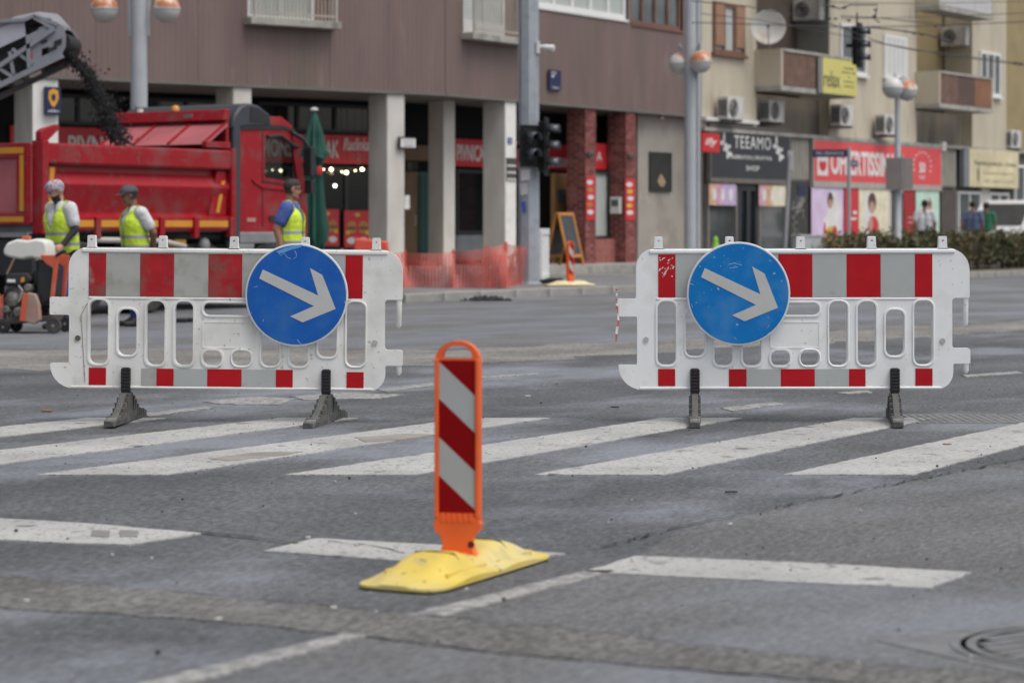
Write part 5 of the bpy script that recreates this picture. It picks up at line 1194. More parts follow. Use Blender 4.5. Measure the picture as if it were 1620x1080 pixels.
wire('wire slanting from above the shutters to the yellow sign', [(1110, 22), (1200, 32), (1330, 56), (1440, 79), (1640, 103)], 45, 50, r=.008)
wire('thick insulated wire over the white shutter', [(1360, 42), (1420, 48), (1470, 56), (1510, 70)], 50, 51, r=.016, extra=[(1432, 50, 50.5), (1446, 53, 50.5), (1459, 55, 50.5), (1480, 59, 50.8), (1492, 63, 51)])
wire('upper wire reaching the pale balcony', [(1330, 26), (1380, 28), (1500, 40), (1530, 38)], 50, 51, r=.012, extra=[(1383, 27, 50.2), (1480, 42, 50.8)])
wire('short bent wire with clamps above the white windows', [(1300, 8), (1330, 14), (1345, 8), (1388, 8), (1386, 20), (1383, 30), (1392, 36)], 50, 50, r=.016, extra=[(1318, 10, 50), (1336, 13, 50), (1385, 16, 50), (1384, 26, 50), (1312, 30, 50), (1322, 30, 50), (1343, 33, 50)])
wire('faint wire along the top edge at the right', [(1300, 4), (1450, 6), (1640, 2)], 50, 53, r=.008)
wire('high wire crossing the pale balcony', [(1330, 30), (1480, 27), (1640, 20)], 50, 53, r=.008)

# ---------------------------------------------------------------- dump truck
truck_red = mat('truck_red', (.30, .006, .013), .38, var=.07, vs=2, spec=.3, coat=.08, dirt=[((.30, .03, .035), .58, .85, 1.6), ((.20, .075, .07), .50, .80, 2.4), ((.16, .07, .06), .62, .72, 9)])
truck_dust_sheen = mat('truck_red_dusty_sheen', (.40, .11, .12), .6, var=.15, vs=2)  # paler red holds dust and the sky's reflection, painted in
truck_blk = mat('truck_black', (.016, .017, .019), .5, var=.2); truck_pl = mat('truck_dark_plastic', (.040, .045, .055), .5, var=.1); truck_gr = mat('truck_grey', (.20, .205, .21), .6, var=.15, vs=4)
refl_y = mat('reflective_yellow', (.60, .26, .02), .45, var=.08); tyre_m = mat('tyre', (.022, .022, .022), .85, var=.25, vs=6, dirt=((.09, .085, .075), .5, .8, 4)); rim_m = mat('wheel_rim', (.13, .13, .13), .6, var=.2)
TR = R(57); TX, TY = -6.2, 29.8
tk = thing('dump_truck', 'red dump truck with a yellow edged bed, parked at the left facing away', 'truck', (TX, TY, .004), TR)
LB, WB = 3.92, 2.35
bed = thing('dump_bed', '', ''); del bed['label']; del bed['category']; bed.parent = tk
prof = [(-.05, 2.30), (-.06, 2.27), (-.06, 2.05), (-.04, 2.02), (.07, 2.02), (.075, 1.99), (.07, 1.93), (-.03, 1.77), (-.03, 1.75), (.02, 1.56), (.055, 1.40), (.055, 1.37), (-.07, 1.325), (-.075, 1.17), (-.06, 1.14), (.10, 1.14), (.10, 2.30)]
MB().prism(prof, 'x', .12, LB - .10).build('side_wall', truck_red, bed)
MB().prism([(WB - p[0], p[1]) for p in prof], 'x', .12, LB - .10).build('side_wall', truck_red, bed)
for x0, x1 in ((.0, .12), (LB - .10, LB)):
    MB().box(x0, x1, -.075, .12, 1.10, 2.33).build('corner_post', truck_red, bed, bevel=.015)
b = MB(); b.prism([(.16, 2.0), (.34, 2.0), (.24, 1.36), (.16, 1.36)], 'y', .0, .06); b.build('end_gusset', truck_red, bed)
b = MB(); b.prism([(LB - .34, 2.0), (LB - .14, 2.0), (LB - .14, 1.36), (LB - .52, 1.36)], 'y', .0, .06); b.build('end_gusset', truck_red, bed)
MB().prism([(.20, 1.98), (.29, 1.98), (.23, 1.38), (.17, 1.38)], 'y', -.008, -.001).build('reflective_strip', refl_y, bed)
MB().prism([(LB - .24, 1.86), (LB - .17, 1.86), (LB - .30, 1.40), (LB - .37, 1.40)], 'y', -.008, -.001).build('reflective_strip', refl_y, bed)
hx_ = [.16, .52, 1.02, 1.62, 2.30, 3.02, LB - .12]
for a, c in zip(hx_, hx_[1:]): MB().box(a + .07, c - .07, -.082, -.076, 1.195, 1.285).build('reflective_strip', refl_y, bed)
for x in hx_: MB().box(x - .05, x + .05, -.11, -.02, 1.04, 1.33).build('hinge', truck_red, bed, bevel=.01)
MB().box(.05, LB, .10, WB - .10, 1.12, 1.22).build('bed_floor', truck_gr, bed)
MB().box(LB - .08, LB - .01, .05, WB - .05, 1.2, 2.90).build('headboard', truck_red, bed, bevel=.02)
MB().prism([(LB - .10, 2.905), (LB - .01, 2.905), (LB - .01, 2.74), (LB - .16, 2.74)], 'y', .04, WB - .04).build('headboard_cap', truck_red, bed, bevel=.015)
tilt = MB(); tilt.prism([(LB - .62, 2.38), (LB - .58, 2.36), (LB - .10, 2.66), (LB - .12, 2.69)], 'y', .0, WB - .25); tilt.build('apron', truck_dust_sheen, bed)
for k in range(4):
    y = .03 + k * (WB - .34) / 3; MB().bar((LB - .60, y, 2.40), (LB - .11, y, 2.70), .05, .03, up=(0, 0, 1)).build('apron_rib', truck_red, bed); MB().ball((LB - .60, y, 2.36), .035, 8, 6).build('pin', truck_blk, bed)
MB().box(LB - .64, LB - .1, -.055, .03, 2.33, 2.42).build('upper_rail', truck_red, bed, bevel=.01)
MB().prism([(.0, 2.33), (.0, 2.44), (.06, 2.48), (.34, 2.55), (.35, 2.49), (.14, 2.33)], 'y', -.04, .06).build('tailgate_arm', truck_red, bed, bevel=.01)
tg = MB(); tg.box(-.02, .04, .12, WB - .12, 1.25, 2.28); tg.build('tailgate', truck_dust_sheen, bed)
for (y0, y1, z0, z1, m, nm) in ((.12, WB - .12, 2.10, 2.30, truck_red, 'tailgate_rail'), (.12, WB - .12, 1.22, 1.38, truck_red, 'tailgate_rail'), (.12, .34, 1.38, 2.10, truck_red, 'tailgate_stile')):
    MB().box(-.07, -.02, y0, y1, z0, z1).build(nm, m, bed, bevel=.01)
for (y0, y1, z0, z1) in ((.20, WB - .2, 2.16, 2.24), (.20, .27, 1.40, 2.14), (.20, WB - .2, 1.26, 1.33)): MB().box(-.077, -.071, y0, y1, z0, z1).build('reflective_strip', refl_y, bed)
ld = MB(); lr = random.Random(4)
for i in range(500):
    x, y = lr.uniform(.2, LB - .25), lr.uniform(.15, WB - .15); ld.ball((x, y, 1.55 + .5 * math.exp(-((x - 1.9) ** 2 + (y - 1.2) ** 2) / 1.2) + lr.uniform(-.05, .05)), lr.uniform(.04, .09), 5, 3)
ld.build('asphalt_load', mat('loose_asphalt', (.018, .018, .019), .9, var=.3, vs=20), bed, kind='stuff')
# chassis
MB().box(-.2, 5.3, .75, .95, .72, 1.02).build('chassis_rail', truck_blk, tk); MB().box(-.2, 5.3, 1.45, 1.65, .72, 1.02).build('chassis_rail', truck_blk, tk)
MB().box(-.12, -.02, .0, WB, .55, 1.02).build('rear_frame', truck_blk, tk, bevel=.02); MB().box(-.16, -.12, .05, WB - .05, 1.06, 1.12).build('bumper_bar', truck_gr, tk)
MB().box(.0, 3.9, .20, 2.15, 1.02, 1.10).build('sub_frame', truck_blk, tk)
def wheel(x, y, r, wd):
    w_ = MB().lathe([(r * .55, -wd / 2), (r * .93, -wd / 2), (r, -wd / 2 + .04), (r, wd / 2 - .04), (r * .93, wd / 2), (r * .55, wd / 2)], (x, y, r), 28, 'y').build('wheel', tyre_m, tk, smooth=35)
    MB().lathe([(r * .56, -wd / 2 + .02), (r * .52, -wd / 2 + .10), (r * .22, -wd / 2 + .09), (r * .20, -wd / 2 - .02), (.02, -wd / 2 - .03)], (x, y, r), 24, 'y').build('rim', rim_m, w_, smooth=40)
for x in (.75, 2.05, 4.85):
    wheel(x, .18, .50, .30 if x > 4 else .50); wheel(x, WB - .18, .50, .30 if x > 4 else .50)
for x in (.75, 2.05):
    b = MB(); b.tube([(x + .58 * math.cos(a), .2, .5 + .56 * math.sin(a)) for a in [math.pi * k / 8 for k in range(1, 8)]], .03, 6); b.build('mudguard', truck_blk, tk)
for k in range(2): MB().box(2.44 + .3 * k, 2.68 + .3 * k, .05, .40, .80, 1.02).build('yellow_box', mat('yellow_case', (.62, .33, .03), .5, var=.15), tk, bevel=.02)
MB().cyl((3.05, .32, .70), (3.75, .32, .70), .26, n=20).build('air_tank', mat('tank_grey', (.22, .215, .20), .5, metal=.4, var=.2), tk, smooth=40)
MB().tube([(1.0, -.06, 1.02), (2.3, -.06, 1.0), (2.9, .02, .92)], .04, 8).build('side_guard', mat('guard_pale', (.44, .42, .38), .6), tk)
MB().ball((3.35, .05, .93), (.10, .08, .12), 10, 8).build('filter_bowl', truck_gr, tk, smooth=50)
# cab
CX0, CX1 = 4.16, 5.72
cp = [(CX0, 1.10), (CX0, 2.66), (CX0 + .10, 2.80), (CX0 + .95, 2.83), (CX0 + 1.22, 2.70), (CX0 + 1.42, 2.30), (CX0 + 1.54, 1.85), (CX0 + 1.58, 1.40), (CX0 + 1.58, 1.00), (CX0 + 1.25, 1.00), (CX0 + 1.20, 1.12)]
wn = rounded([(CX0 + .56, 1.93, .03), (CX0 + 1.36, 1.86, .03), (CX0 + 1.20, 2.50, .06), (CX0 + .58, 2.52, .05)], 4)
cab = plate('cab', [cp, wn], .025, truck_red, tk, y=.075, bev=.015)
plate('far_side', [cp, wn], .025, truck_red, cab, y=WB - .075 - .075)
b = MB()
for i_, (p, q_) in enumerate(zip(cp, cp[1:] + cp[:1])):
    if i_ in (4, 5, 9, 10): continue
    b.add([(p[0], .06, p[1]), (q_[0], .06, q_[1]), (q_[0], WB - .06, q_[1]), (p[0], WB - .06, p[1])], [(0, 1, 2, 3)])
o = b.build('cab_shell', truck_red, cab, loc=(0, -.075, 0)); s_ = o.modifiers.new('thickness', 'SOLIDIFY'); s_.thickness = .02
cg = bpy.data.materials.new('cab_glass'); cg.use_nodes = True; g_ = cg.node_tree; g_.nodes.remove(g_.nodes['Principled BSDF'])
tr_, gl_, mx_ = g_.nodes.new('ShaderNodeBsdfTransparent'), g_.nodes.new('ShaderNodeBsdfGlossy'), g_.nodes.new('ShaderNodeMixShader')
tr_.inputs[0].default_value = (.55, .62, .60, 1); gl_.inputs['Roughness'].default_value = .03; mx_.inputs[0].default_value = .10
g_.links.new(tr_.outputs[0], mx_.inputs[1]); g_.links.new(gl_.outputs[0], mx_.inputs[2]); g_.links.new(mx_.outputs[0], g_.nodes['Material Output'].inputs[0])
MB().poly([(x_, .0, z_) for x_, z_ in wn]).build('side_window', cg, cab); MB().poly([(x_, WB - .15, z_) for x_, z_ in wn]).build('side_window', cg, cab)
ws = MB()
for p, q_ in ((cp[4], cp[5]), (cp[5], cp[6])): ws.add([(p[0], .06, p[1]), (q_[0], .06, q_[1]), (q_[0], WB - .06, q_[1]), (p[0], WB - .06, p[1])], [(0, 1, 2, 3)])
ws.build('windscreen', cg, cab, loc=(0, -.075, 0))
b = MB(); b.box(CX0 + .10, CX0 + .55, .25, .80, 1.1, 1.75); b.box(CX0 + .10, CX0 + .55, 1.3, 1.95, 1.1, 1.75); b.box(CX0 + .08, CX0 + .22, .28, .75, 1.75, 2.35); b.box(CX0 + .08, CX0 + .22, 1.35, 1.9, 1.75, 2.35); b.box(CX0 + 1.15, CX0 + 1.45, .12, 2.1, 1.2, 1.85); b.build('seats_and_dash', truck_blk, cab, loc=(0, -.075, 0))
b = MB(); b.prism([(CX0 + .50, 1.20), (CX0 + .516, 1.20), (CX0 + .516, 2.60), (CX0 + .50, 2.60)], 'y', .043, .055); b.prism([(CX0 + .50, 1.86), (CX0 + 1.46, 1.78), (CX0 + 1.46, 1.80), (CX0 + .50, 1.885)], 'y', .043, .055); b.build('door_gap', truck_blk, cab, loc=(0, -.075, 0))
b = MB(); b.prism([(CX0 + .24, 1.90), (CX0 + .52, 1.82), (CX0 + 1.50, 1.76), (CX0 + 1.50, 1.72), (CX0 + .50, 1.76), (CX0 + .30, 1.84)], 'y', .030, .056); b.build('door_crease', truck_red, cab, loc=(0, -.075, 0), bevel=.01)
MB().box(CX0 + .66, CX0 + .86, .035, .055, 1.28, 1.36).build('door_handle', truck_blk, cab, loc=(0, -.075, 0)); MB().box(CX0 + .14, CX0 + .34, .040, .056, 1.27, 1.33).build('side_lamp', mat('lamp_pale', (.42, .2, .18), .4), cab, loc=(0, -.075, 0))
MB().prism([(CX0 - .02, 2.62), (CX0 + 1.0, 2.66), (CX0 + 1.25, 2.62), (CX0 + 1.25, 2.66), (CX0 + 1.0, 2.715), (CX0 - .02, 2.70)], 'y', .028, .07).build('roof_trim', truck_blk, cab, loc=(0, -.075, 0))
b = MB(); b.tube([(CX0 + 1.18, .03, 2.62), (CX0 + 1.34, -.06, 2.52), (CX0 + 1.46, -.14, 2.30), (CX0 + 1.52, -.16, 1.95)], .035, 8); b.box(CX0 + 1.34, CX0 + 1.44, -.21, -.06, 1.96, 2.40); b.box(CX0 + 1.36, CX0 + 1.46, -.20, -.06, 1.70, 1.90); b.build('mirror', truck_blk, cab, loc=(0, -.075, 0), bevel=.02)
MB().tube([(CX0 + .60, .03, 2.53), (CX0 + .9, .02, 2.56), (CX0 + 1.20, .02, 2.42), (CX0 + 1.30, .02, 2.40)], .03, 8).build('window_visor', truck_blk, cab, loc=(0, -.075, 0))
MB().box(CX0 - .06, CX0 + 1.0, .02, WB - .02, .95, 1.12).build('cab_sill', truck_gr, cab, loc=(0, -.075, 0), bevel=.02)
st_ = MB(); st_.prism([(CX0 - .10, .95), (CX0 + .30, .95), (CX0 + .18, .45), (CX0 - .02, .45)], 'y', .02, .45); st_.build('step_box', truck_gr, tk, bevel=.02)
b = MB(); b.tube([(4.85 + .60 * math.cos(a), .12, .55 + .58 * math.sin(a)) for a in [math.pi * k / 10 for k in range(1, 10)]], .05, 8); b.build('wheel_arch', truck_blk, tk)
MB().box(CX1 - .10, CX1 + .05, .05, WB - .05, .50, 1.0).build('front_bumper', truck_gr, tk, bevel=.04)
# intake column and roof fairing
MB().box(LB + .05, LB + .22, .02, .26, .95, 2.70).build('intake_column', truck_pl, tk, bevel=.03)
MB().tube([(LB + .14, .14, 1.0), (LB + .14, .12, .80), (LB + .02, .10, .62), (LB - .18, .10, .52)], [.10, .11, .13, .15], 12).build('exhaust_pipe', mat('exhaust_grey', (.15, .15, .155), .5, metal=.3, var=.15), tk, smooth=50)
fp = [(LB + .02, 2.62), (LB + .08, 2.82), (LB + .22, 2.96), (LB + .40, 3.01), (LB + .62, 2.99), (LB + .90, 2.86), (LB + .92, 2.70), (LB + .30, 2.66)]
MB().prism(fp, 'y', .02, WB - .1).build('roof_fairing', truck_pl, tk, bevel=.03, smooth=35)
MB().prism([(LB + .42, 2.74), (LB + .88, 2.74), (LB + .86, 2.84), (LB + .62, 2.94), (LB + .44, 2.95)], 'y', .012, .022).build('fairing_recess', truck_blk, tk)
MB().lathe([(.06, 0), (.06, .05), (.035, .08)], (LB - .05, 1.05, 2.905), 12).build('beacon_lamp', mat('amber', (.7, .3, .05), .4), bed, smooth=50)
MB().box(LB - .14, LB - .04, .95 - .3, .95 - .14, 2.78, 2.85).build('work_lamp', truck_gr, bed)
MB().lathe([(.05, 0), (.05, .05)], (LB - .05, 1.75, 2.905), 12).build('work_lamp', frame_wh, bed)
b = MB(); b.tube([(LB - .06, WB - .02, 2.3), (LB - .06, WB + .02, 3.0)], .02, 6); b.ball((LB - .06, WB + .02, 3.04), .05, 8, 6); b.build('ladder_post', frame_wh, bed)

# ---------------------------------------------------------------- milling machine conveyor and falling asphalt
conv_m = mat('conveyor_grey', (.24, .25, .275), .5, var=.1, vs=3, dirt=((.16, .165, .18), .5, .8, 3)); conv_lt = mat('conveyor_panel', (.40, .405, .45), .6, var=.05); conv_dk = mat('conveyor_dark', (.018, .018, .02), .8); conv_hood = mat('conveyor_hood', (.22, .23, .245), .75, var=.12, vs=3)
DC = 31.6
cv = thing('milling_conveyor', 'grey truss conveyor boom of a milling machine reaching in at the upper left', 'conveyor', at(100, 70, DC))
o0 = Vector(at(100, 70, DC))
def cp_(px, py): p = Vector(at(px, py, DC)) - o0; return (p.x, p.z)
def cpoly(pts): return [cp_(*p) for p in pts]
CW = .95
for y0 in (0, CW):
    plate('head_plate', [cpoly([(44, 56), (88, 34), (100, 42), (104, 56), (104, 74), (97, 88), (86, 94), (46, 108)]), cpoly([(66, 78), (78, 74), (78, 84), (66, 90)])], .012, conv_m, cv, y=y0)
    for a, c, w_ in (((-160, 154 + 60), (86, 46.5), .06), ((-160, 212), (100, 88), .075), ((45, 56), (47, 108), .05)):
        (xa, za), (xc, zc) = cp_(*a), cp_(*c); MB().bar((xa, y0 - .03, za), (xc, y0 - .03, zc), w_, .06).build('chord', conv_m, cv)
    k = [((-38, 156), (-22, 104)), ((16, 82), (22, 118)), ((-2, 108), (20, 122)), ((20, 78), (52, 102)), ((-20, 103), (0, 130)), ((-60, 120), (-40, 154))]
    for a, c in k:
        (xa, za), (xc, zc) = cp_(*a), cp_(*c); MB().bar((xa, y0 - .02, za), (xc, y0 - .02, zc), .045, .04).build('truss_bar', conv_m, cv)
    MB().prism(cpoly([(-160, 148), (-160, 100), (0, 34), (38, 33), (40, 57)]), 'y', y0 + .02, y0 + .04).build('side_panel', conv_lt, cv)
    b = MB()
    for a, c in (((-160, 100), (0, 34)), ((0, 34), (40, 32)), ((40, 32), (54, 25)), ((54, 25), (92, 40)), ((54, 28), (86, 46))):
        (xa, za), (xc, zc) = cp_(*a), cp_(*c); b.bar((xa, y0 - .01, za), (xc, y0 - .01, zc), .045, .05)
    b.build('hood_frame', conv_m, cv)
    b = MB()
    for (x, y, l, h) in ((66, 66, 9, 4), (86, 66, 12, 8), (76, 78, 14, 5)):
        b.prism(cpoly([(x, y), (x + l, y - l * .4), (x + l, y - l * .4 + h), (x, y + h)]), 'y', y0 - .03, y0 - .013)
    b.build('slot_cover', conv_dk, cv)
    MB().prism(cpoly([(46, 86), (52, 84), (52, 90), (46, 92)]), 'y', y0 - .03, y0 - .013).build('red_marker', red_sign, cv)
hd_ = [(-160, 92), (-20, 38), (20, 22), (55, 15), (80, 18), (94, 34), (100, 44)]
b = MB(); pr = cpoly(hd_); vs = []
for i, (x, z) in enumerate(pr):
    for j in range(9):
        q = j / 8; vs.append((x, q * CW, z - .10 * abs(2 * q - 1) ** 3))
b.add(vs, [(i * 9 + j, i * 9 + j + 1, (i + 1) * 9 + j + 1, (i + 1) * 9 + j) for i in range(len(pr) - 1) for j in range(8)]); o = b.build('hood', conv_hood, cv, smooth=50); s = o.modifiers.new('thickness', 'SOLIDIFY'); s.thickness = .02
MB().prism(cpoly([(-160, 160), (44, 66), (96, 50), (100, 84), (60, 98), (-160, 196)]), 'y', .12, CW - .12).build('belt', conv_dk, cv)
MB().cyl((cp_(94, 66)[0], .05, cp_(94, 66)[1]), (cp_(94, 66)[0], CW - .05, cp_(94, 66)[1]), .14, n=18).build('drum', conv_dk, cv)
b = MB(); fr = random.Random(8)
for i in range(9000):
    q = fr.random() ** .85; x = 100 + 92 * q ** .80; y = 82 + 150 * q ** 1.25; sp = 3.4 + 6.5 * q
    if fr.random() < .14: sp *= fr.uniform(1.5, 3.2)
    sp *= .85; px, py, d = x + fr.gauss(0, sp), y + fr.gauss(0, sp), DC + CW / 2 + fr.gauss(0, .14 + .1 * q)
    r = .003 + .017 * fr.random() ** 3; cl = math.sin(q * 23) * 1.6 + math.sin(q * 57 + 1) * 1.1; px += cl; p = at(px, py, d); b.ball(p, (r * fr.uniform(.6, 1.3), r, r * fr.uniform(.7, 1.5)), 5, 3)
o = b.build('falling_asphalt', MATS['loose_asphalt']); tag(o, 'stream of black asphalt crumbs falling from the conveyor into the truck', 'falling asphalt', kind='stuff')
# ---------------------------------------------------------------- people
skin_l = mat('skin_light', (.47, .26, .18), .55, var=.06, vs=20); skin_d = mat('skin_brown', (.21, .10, .063), .5, var=.08, vs=20); skin_t = mat('skin_tan', (.32, .15, .095), .55, var=.06, vs=20)
beard = mat('beard_dark', (.03, .022, .018), .9); hair_g = mat('hair_grey', (.03, .027, .025), .8, var=.3, vs=60, bump=.4, bs=200)
tee = mat('white_tee', (.56, .56, .57), .9, var=.08, vs=8, bump=.9, bs=13, bd=.025); sleeve_b = mat('black_sleeve', (.02, .02, .022), .8, var=.2); trouser = mat('blue_trousers', (.035, .07, .20), .85, var=.2, vs=8, bump=.3, bs=12); shirt_b = mat('blue_shirt', (.06, .10, .32), .85, var=.12, vs=8, bump=.9, bs=13, bd=.025)
boot = mat('boot_black', (.02, .02, .02), .7); vest_m = mat('vest_yellow', (.58, .76, .05), .75, var=.10, vs=7, bump=.9, bs=11, bd=.03, dirt=((.42, .52, .08), .55, .8, 5)); band_m = mat('vest_band', (.30, .31, .31), .5, var=.08)
eye_m = mat('eye_dark', (.02, .015, .012), .4); lip = mat('lip', (.25, .10, .08), .6)
def rotz(v, a): c, s = math.cos(a), math.sin(a); return Vector((v[0] * c - v[1] * s, v[0] * s + v[1] * c, v[2]))
def person(label, loc, rz, H, pose, mats_, vest=True, head_yaw=0., head_pitch=0., vox=.010, name_group=None, extra=None, open_=0.):
    """one continuous remeshed body facing +x; limbs from pose; clothing regions from the nearest bone; vest, cap and hair are shells taken from the body"""
    k = H / 1.75; J = dict(pel=(0, 0, .96), chest=(.02, 0, 1.27), neck=(.0, 0, 1.47), head=(.02, 0, 1.63), sl=(0, .195, 1.41), sr=(0, -.195, 1.41), hl=(0, .09, .93), hr=(0, -.09, .93),
        kl=(.02, .10, .50), kr=(.02, -.10, .50), al=(-.02, .11, .09), ar=(-.02, -.11, .09), el=(-.02, .24, 1.13), er=(-.02, -.24, 1.13), wl=(.05, .25, .89), wr=(.05, -.25, .89)); J.update(pose)
    J = {a: Vector(v) * k for a, v in J.items()}
    prims = []  # (a, b, ra, rb, region, (scale))
    def cap(a, b, ra, rb, reg, sq=None): prims.append((Vector(a), Vector(b), ra * k, rb * k, reg))
    M_ = mats_
    up = Vector((0, 0, 1)) * k; py = J['pel']; ch = J['chest']; nk = J['neck']
    for s in (-1, 1):
        yv = Vector((0, s, 0))
        cap(py + yv * .07 * k, (py + ch) / 2 + yv * .08 * k, .138, .135, 'torso'); cap((py + ch) / 2 + yv * .07 * k, ch + yv * .09 * k, .135, .140, 'torso'); cap(ch + yv * .085 * k, nk + yv * .09 * k - up * .09, .138, .095, 'torso')
        S_, E_, W_ = (J['sl'], J['el'], J['wl']) if s > 0 else (J['sr'], J['er'], J['wr'])
        cap(nk - up * .03 + yv * .04 * k, S_, .055, .066, 'torso'); cap(S_, S_.lerp(E_, .62), .084, .076, 'sleeve'); cap(S_.lerp(E_, .5), E_, .055, .047, 'upper_arm'); cap(E_, W_, .047, .033, 'forearm')
        d = (W_ - E_).normalized(); side = d.cross(yv); side = side.normalized() if side.length > .1 else Vector((1, 0, 0)); acr = d.cross(side).normalized()
        palm = W_ + d * .05 * k; cap(W_, W_ + d * .085 * k, .030, .030, 'hand')
        cap(W_ + d * .05 * k + side * .02 * k, W_ + d * .085 * k + side * .025 * k, .022, .020, 'hand'); cap(W_ + d * .05 * k - side * .02 * k, W_ + d * .085 * k - side * .025 * k, .022, .020, 'hand')
        for f in range(4):
            o = side * (.033 - .022 * f) * k; l = (.062, .072, .068, .052)[f] * k; b0 = W_ + d * .085 * k + o; b1 = b0 + d * l * .55 + acr * .006 * k; cap(b0, b1, .0105, .0098, 'hand'); cap(b1, b1 + d * l * .5 - acr * s * .022 * k, .0098, .0085, 'hand')
        t0 = W_ + d * .03 * k + side * .03 * k; cap(t0, t0 + d * .035 * k + side * .025 * k, .014, .012, 'hand'); cap(t0 + d * .035 * k + side * .025 * k, t0 + d * .07 * k + side * .03 * k, .012, .009, 'hand')
        h_, kn, an = (J['hl'], J['kl'], J['al']) if s > 0 else (J['hr'], J['kr'], J['ar'])
        cap(h_, kn, .098, .066, 'leg'); cap(kn, an + up * .02, .066, .056, 'leg'); cap(an, an + Vector((.07, 0, -.03)) * k, .05, .045, 'foot'); cap(an + Vector((.03, 0, -.05)) * k, an + Vector((.19, s * .02, -.055)) * k, .040, .034, 'foot'); cap(an + Vector((-.04, 0, -.045)) * k, an + Vector((.03, 0, -.05)) * k, .038, .040, 'foot')
    cap(nk - up * .06, nk + up * .07, .060, .054, 'neck')
    # head: local frame, turned and tilted
    hc = J['head']; q = Matrix.Rotation(head_yaw, 3, 'Z') @ Matrix.Rotation(head_pitch, 3, 'Y')
    def hp(x, y, z): return hc + q @ Vector((x, y, z)) * k
    def hcap(a, b, ra, rb, reg): cap(hp(*a), hp(*b), ra, rb, reg)
    hcap((-.028, 0, .045), (.022, 0, .050), .076, .074, 'skull'); hcap((-.01, 0, -.02), (.03, 0, -.035), .068, .056, 'face'); hcap((.045, 0, -.085), (.055, 0, -.088), .030, .026, 'chin'); hcap((.01, .03, -.07), (.05, .012, -.09), .030, .026, 'chin'); hcap((.01, -.03, -.07), (.05, -.012, -.09), .030, .026, 'chin')
    hcap((.075, 0, .018), (.102, 0, -.022), .010, .014, 'face'); hcap((.092, .008, -.026), (.092, -.008, -.026), .011, .011, 'face'); hcap((.072, -.030, .026), (.072, .030, .026), .014, .014, 'face'); hcap((.074, -.014, -.052), (.074, .014, -.052), .011, .011, 'mouth'); hcap((.072, -.012, -.062), (.072, .012, -.062), .010, .010, 'mouth')
    for s in (-1, 1): hcap((-.012, s * .073, .012), (-.016, s * .080, -.018), .016, .012, 'ear'); hcap((.075, s * .030, .008), (.076, s * .030, .008), .011, .011, 'eye')
    bm = MB()
    for a, b, ra, rb, reg in prims:
        d = b - a; l = d.length; n = 12
        if l < 1e-5: bm.ball(a, ra, 12, 8); continue
        z = d / l; x = z.orthogonal().normalized(); y = z.cross(x); rings = []
        for i in range(5): t = -math.pi / 2 + math.pi / 2 * i / 4; rings.append((a + z * ra * math.sin(t), max(ra * math.cos(t), ra * .05)))
        for i in range(5): t = math.pi / 2 * i / 4; rings.append((b + z * rb * math.sin(t), max(rb * math.cos(t), rb * .05)))
        vs = []
        for c, r in rings:
            for j in range(n): g = 2 * math.pi * j / n; vs.append(c + (x * math.cos(g) + y * math.sin(g)) * r)
        m = len(rings); bm.add(vs, [(i * n + j, i * n + (j + 1) % n, (i + 1) * n + (j + 1) % n, (i + 1) * n + j) for i in range(m - 1) for j in range(n)] + [tuple(range(n - 1, -1, -1)), tuple(range((m - 1) * n, m * n))])
    me = bpy.data.meshes.new('body'); me.from_pydata(bm.v, [], bm.f); o = bpy.data.objects.new('body_draft', me); COL.objects.link(o)
    r_ = o.modifiers.new('remesh', 'REMESH'); r_.mode = 'VOXEL'; r_.voxel_size = vox
    s_ = o.modifiers.new('smooth', 'SMOOTH'); s_.factor = .5; s_.iterations = 3
    body = bpy.data.meshes.new_from_object(o.evaluated_get(bpy.context.evaluated_depsgraph_get())); bpy.data.objects.remove(o)
    nf = len(body.polygons); C = np.empty(nf * 3); body.polygons.foreach_get('center', C); C = C.reshape(-1, 3); NN = np.empty(nf * 3); body.polygons.foreach_get('normal', NN); NN = NN.reshape(-1, 3)
    best = np.full(nf, 9.); reg = np.zeros(nf, int); regs = sorted({p[4] for p in prims})
    for a, b, ra, rb, rg in prims:
        a, b = np.array(a), np.array(b); d = b - a; t = np.clip(((C - a) @ d) / max(d @ d, 1e-9), 0, 1); dist = np.linalg.norm(C - (a + t[:, None] * d), axis=1) - (ra + (rb - ra) * t)
        mk = dist < best; best[mk] = dist[mk]; reg[mk] = regs.index(rg)
    names_ = np.array(regs)[reg]
    ml = []; mi = np.zeros(nf, int)
    for rg in regs:
        m = M_.get(rg) or M_[{'skull': 'face', 'ear': 'face', 'neck': 'face', 'chin': 'face', 'mouth': 'face', 'hand': 'face', 'eye': 'face', 'upper_arm': 'forearm'}.get(rg, rg)]
        if m not in ml: ml.append(m)
        mi[names_ == rg] = ml.index(m)
    waist = (names_ == 'torso') & (C[:, 2] < .95 * k)
    if M_['leg'] not in ml: ml.append(M_['leg'])
    mi[waist] = ml.index(M_['leg'])
    t = thing('person', label, 'person', loc, rz, name_group)
    body.materials.clear()
    b_ = link('body', body, ml, t, smooth=60, mi=None)
    # link() recalculated normals without reordering faces
    body.polygons.foreach_set('material_index', mi.astype(np.int32)); body.update()
    V_ = np.empty(len(body.vertices) * 3); body.vertices.foreach_get('co', V_); V_ = V_.reshape(-1, 3); VN = np.empty(len(body.vertices) * 3); body.vertices.foreach_get('normal', VN); VN = VN.reshape(-1, 3)
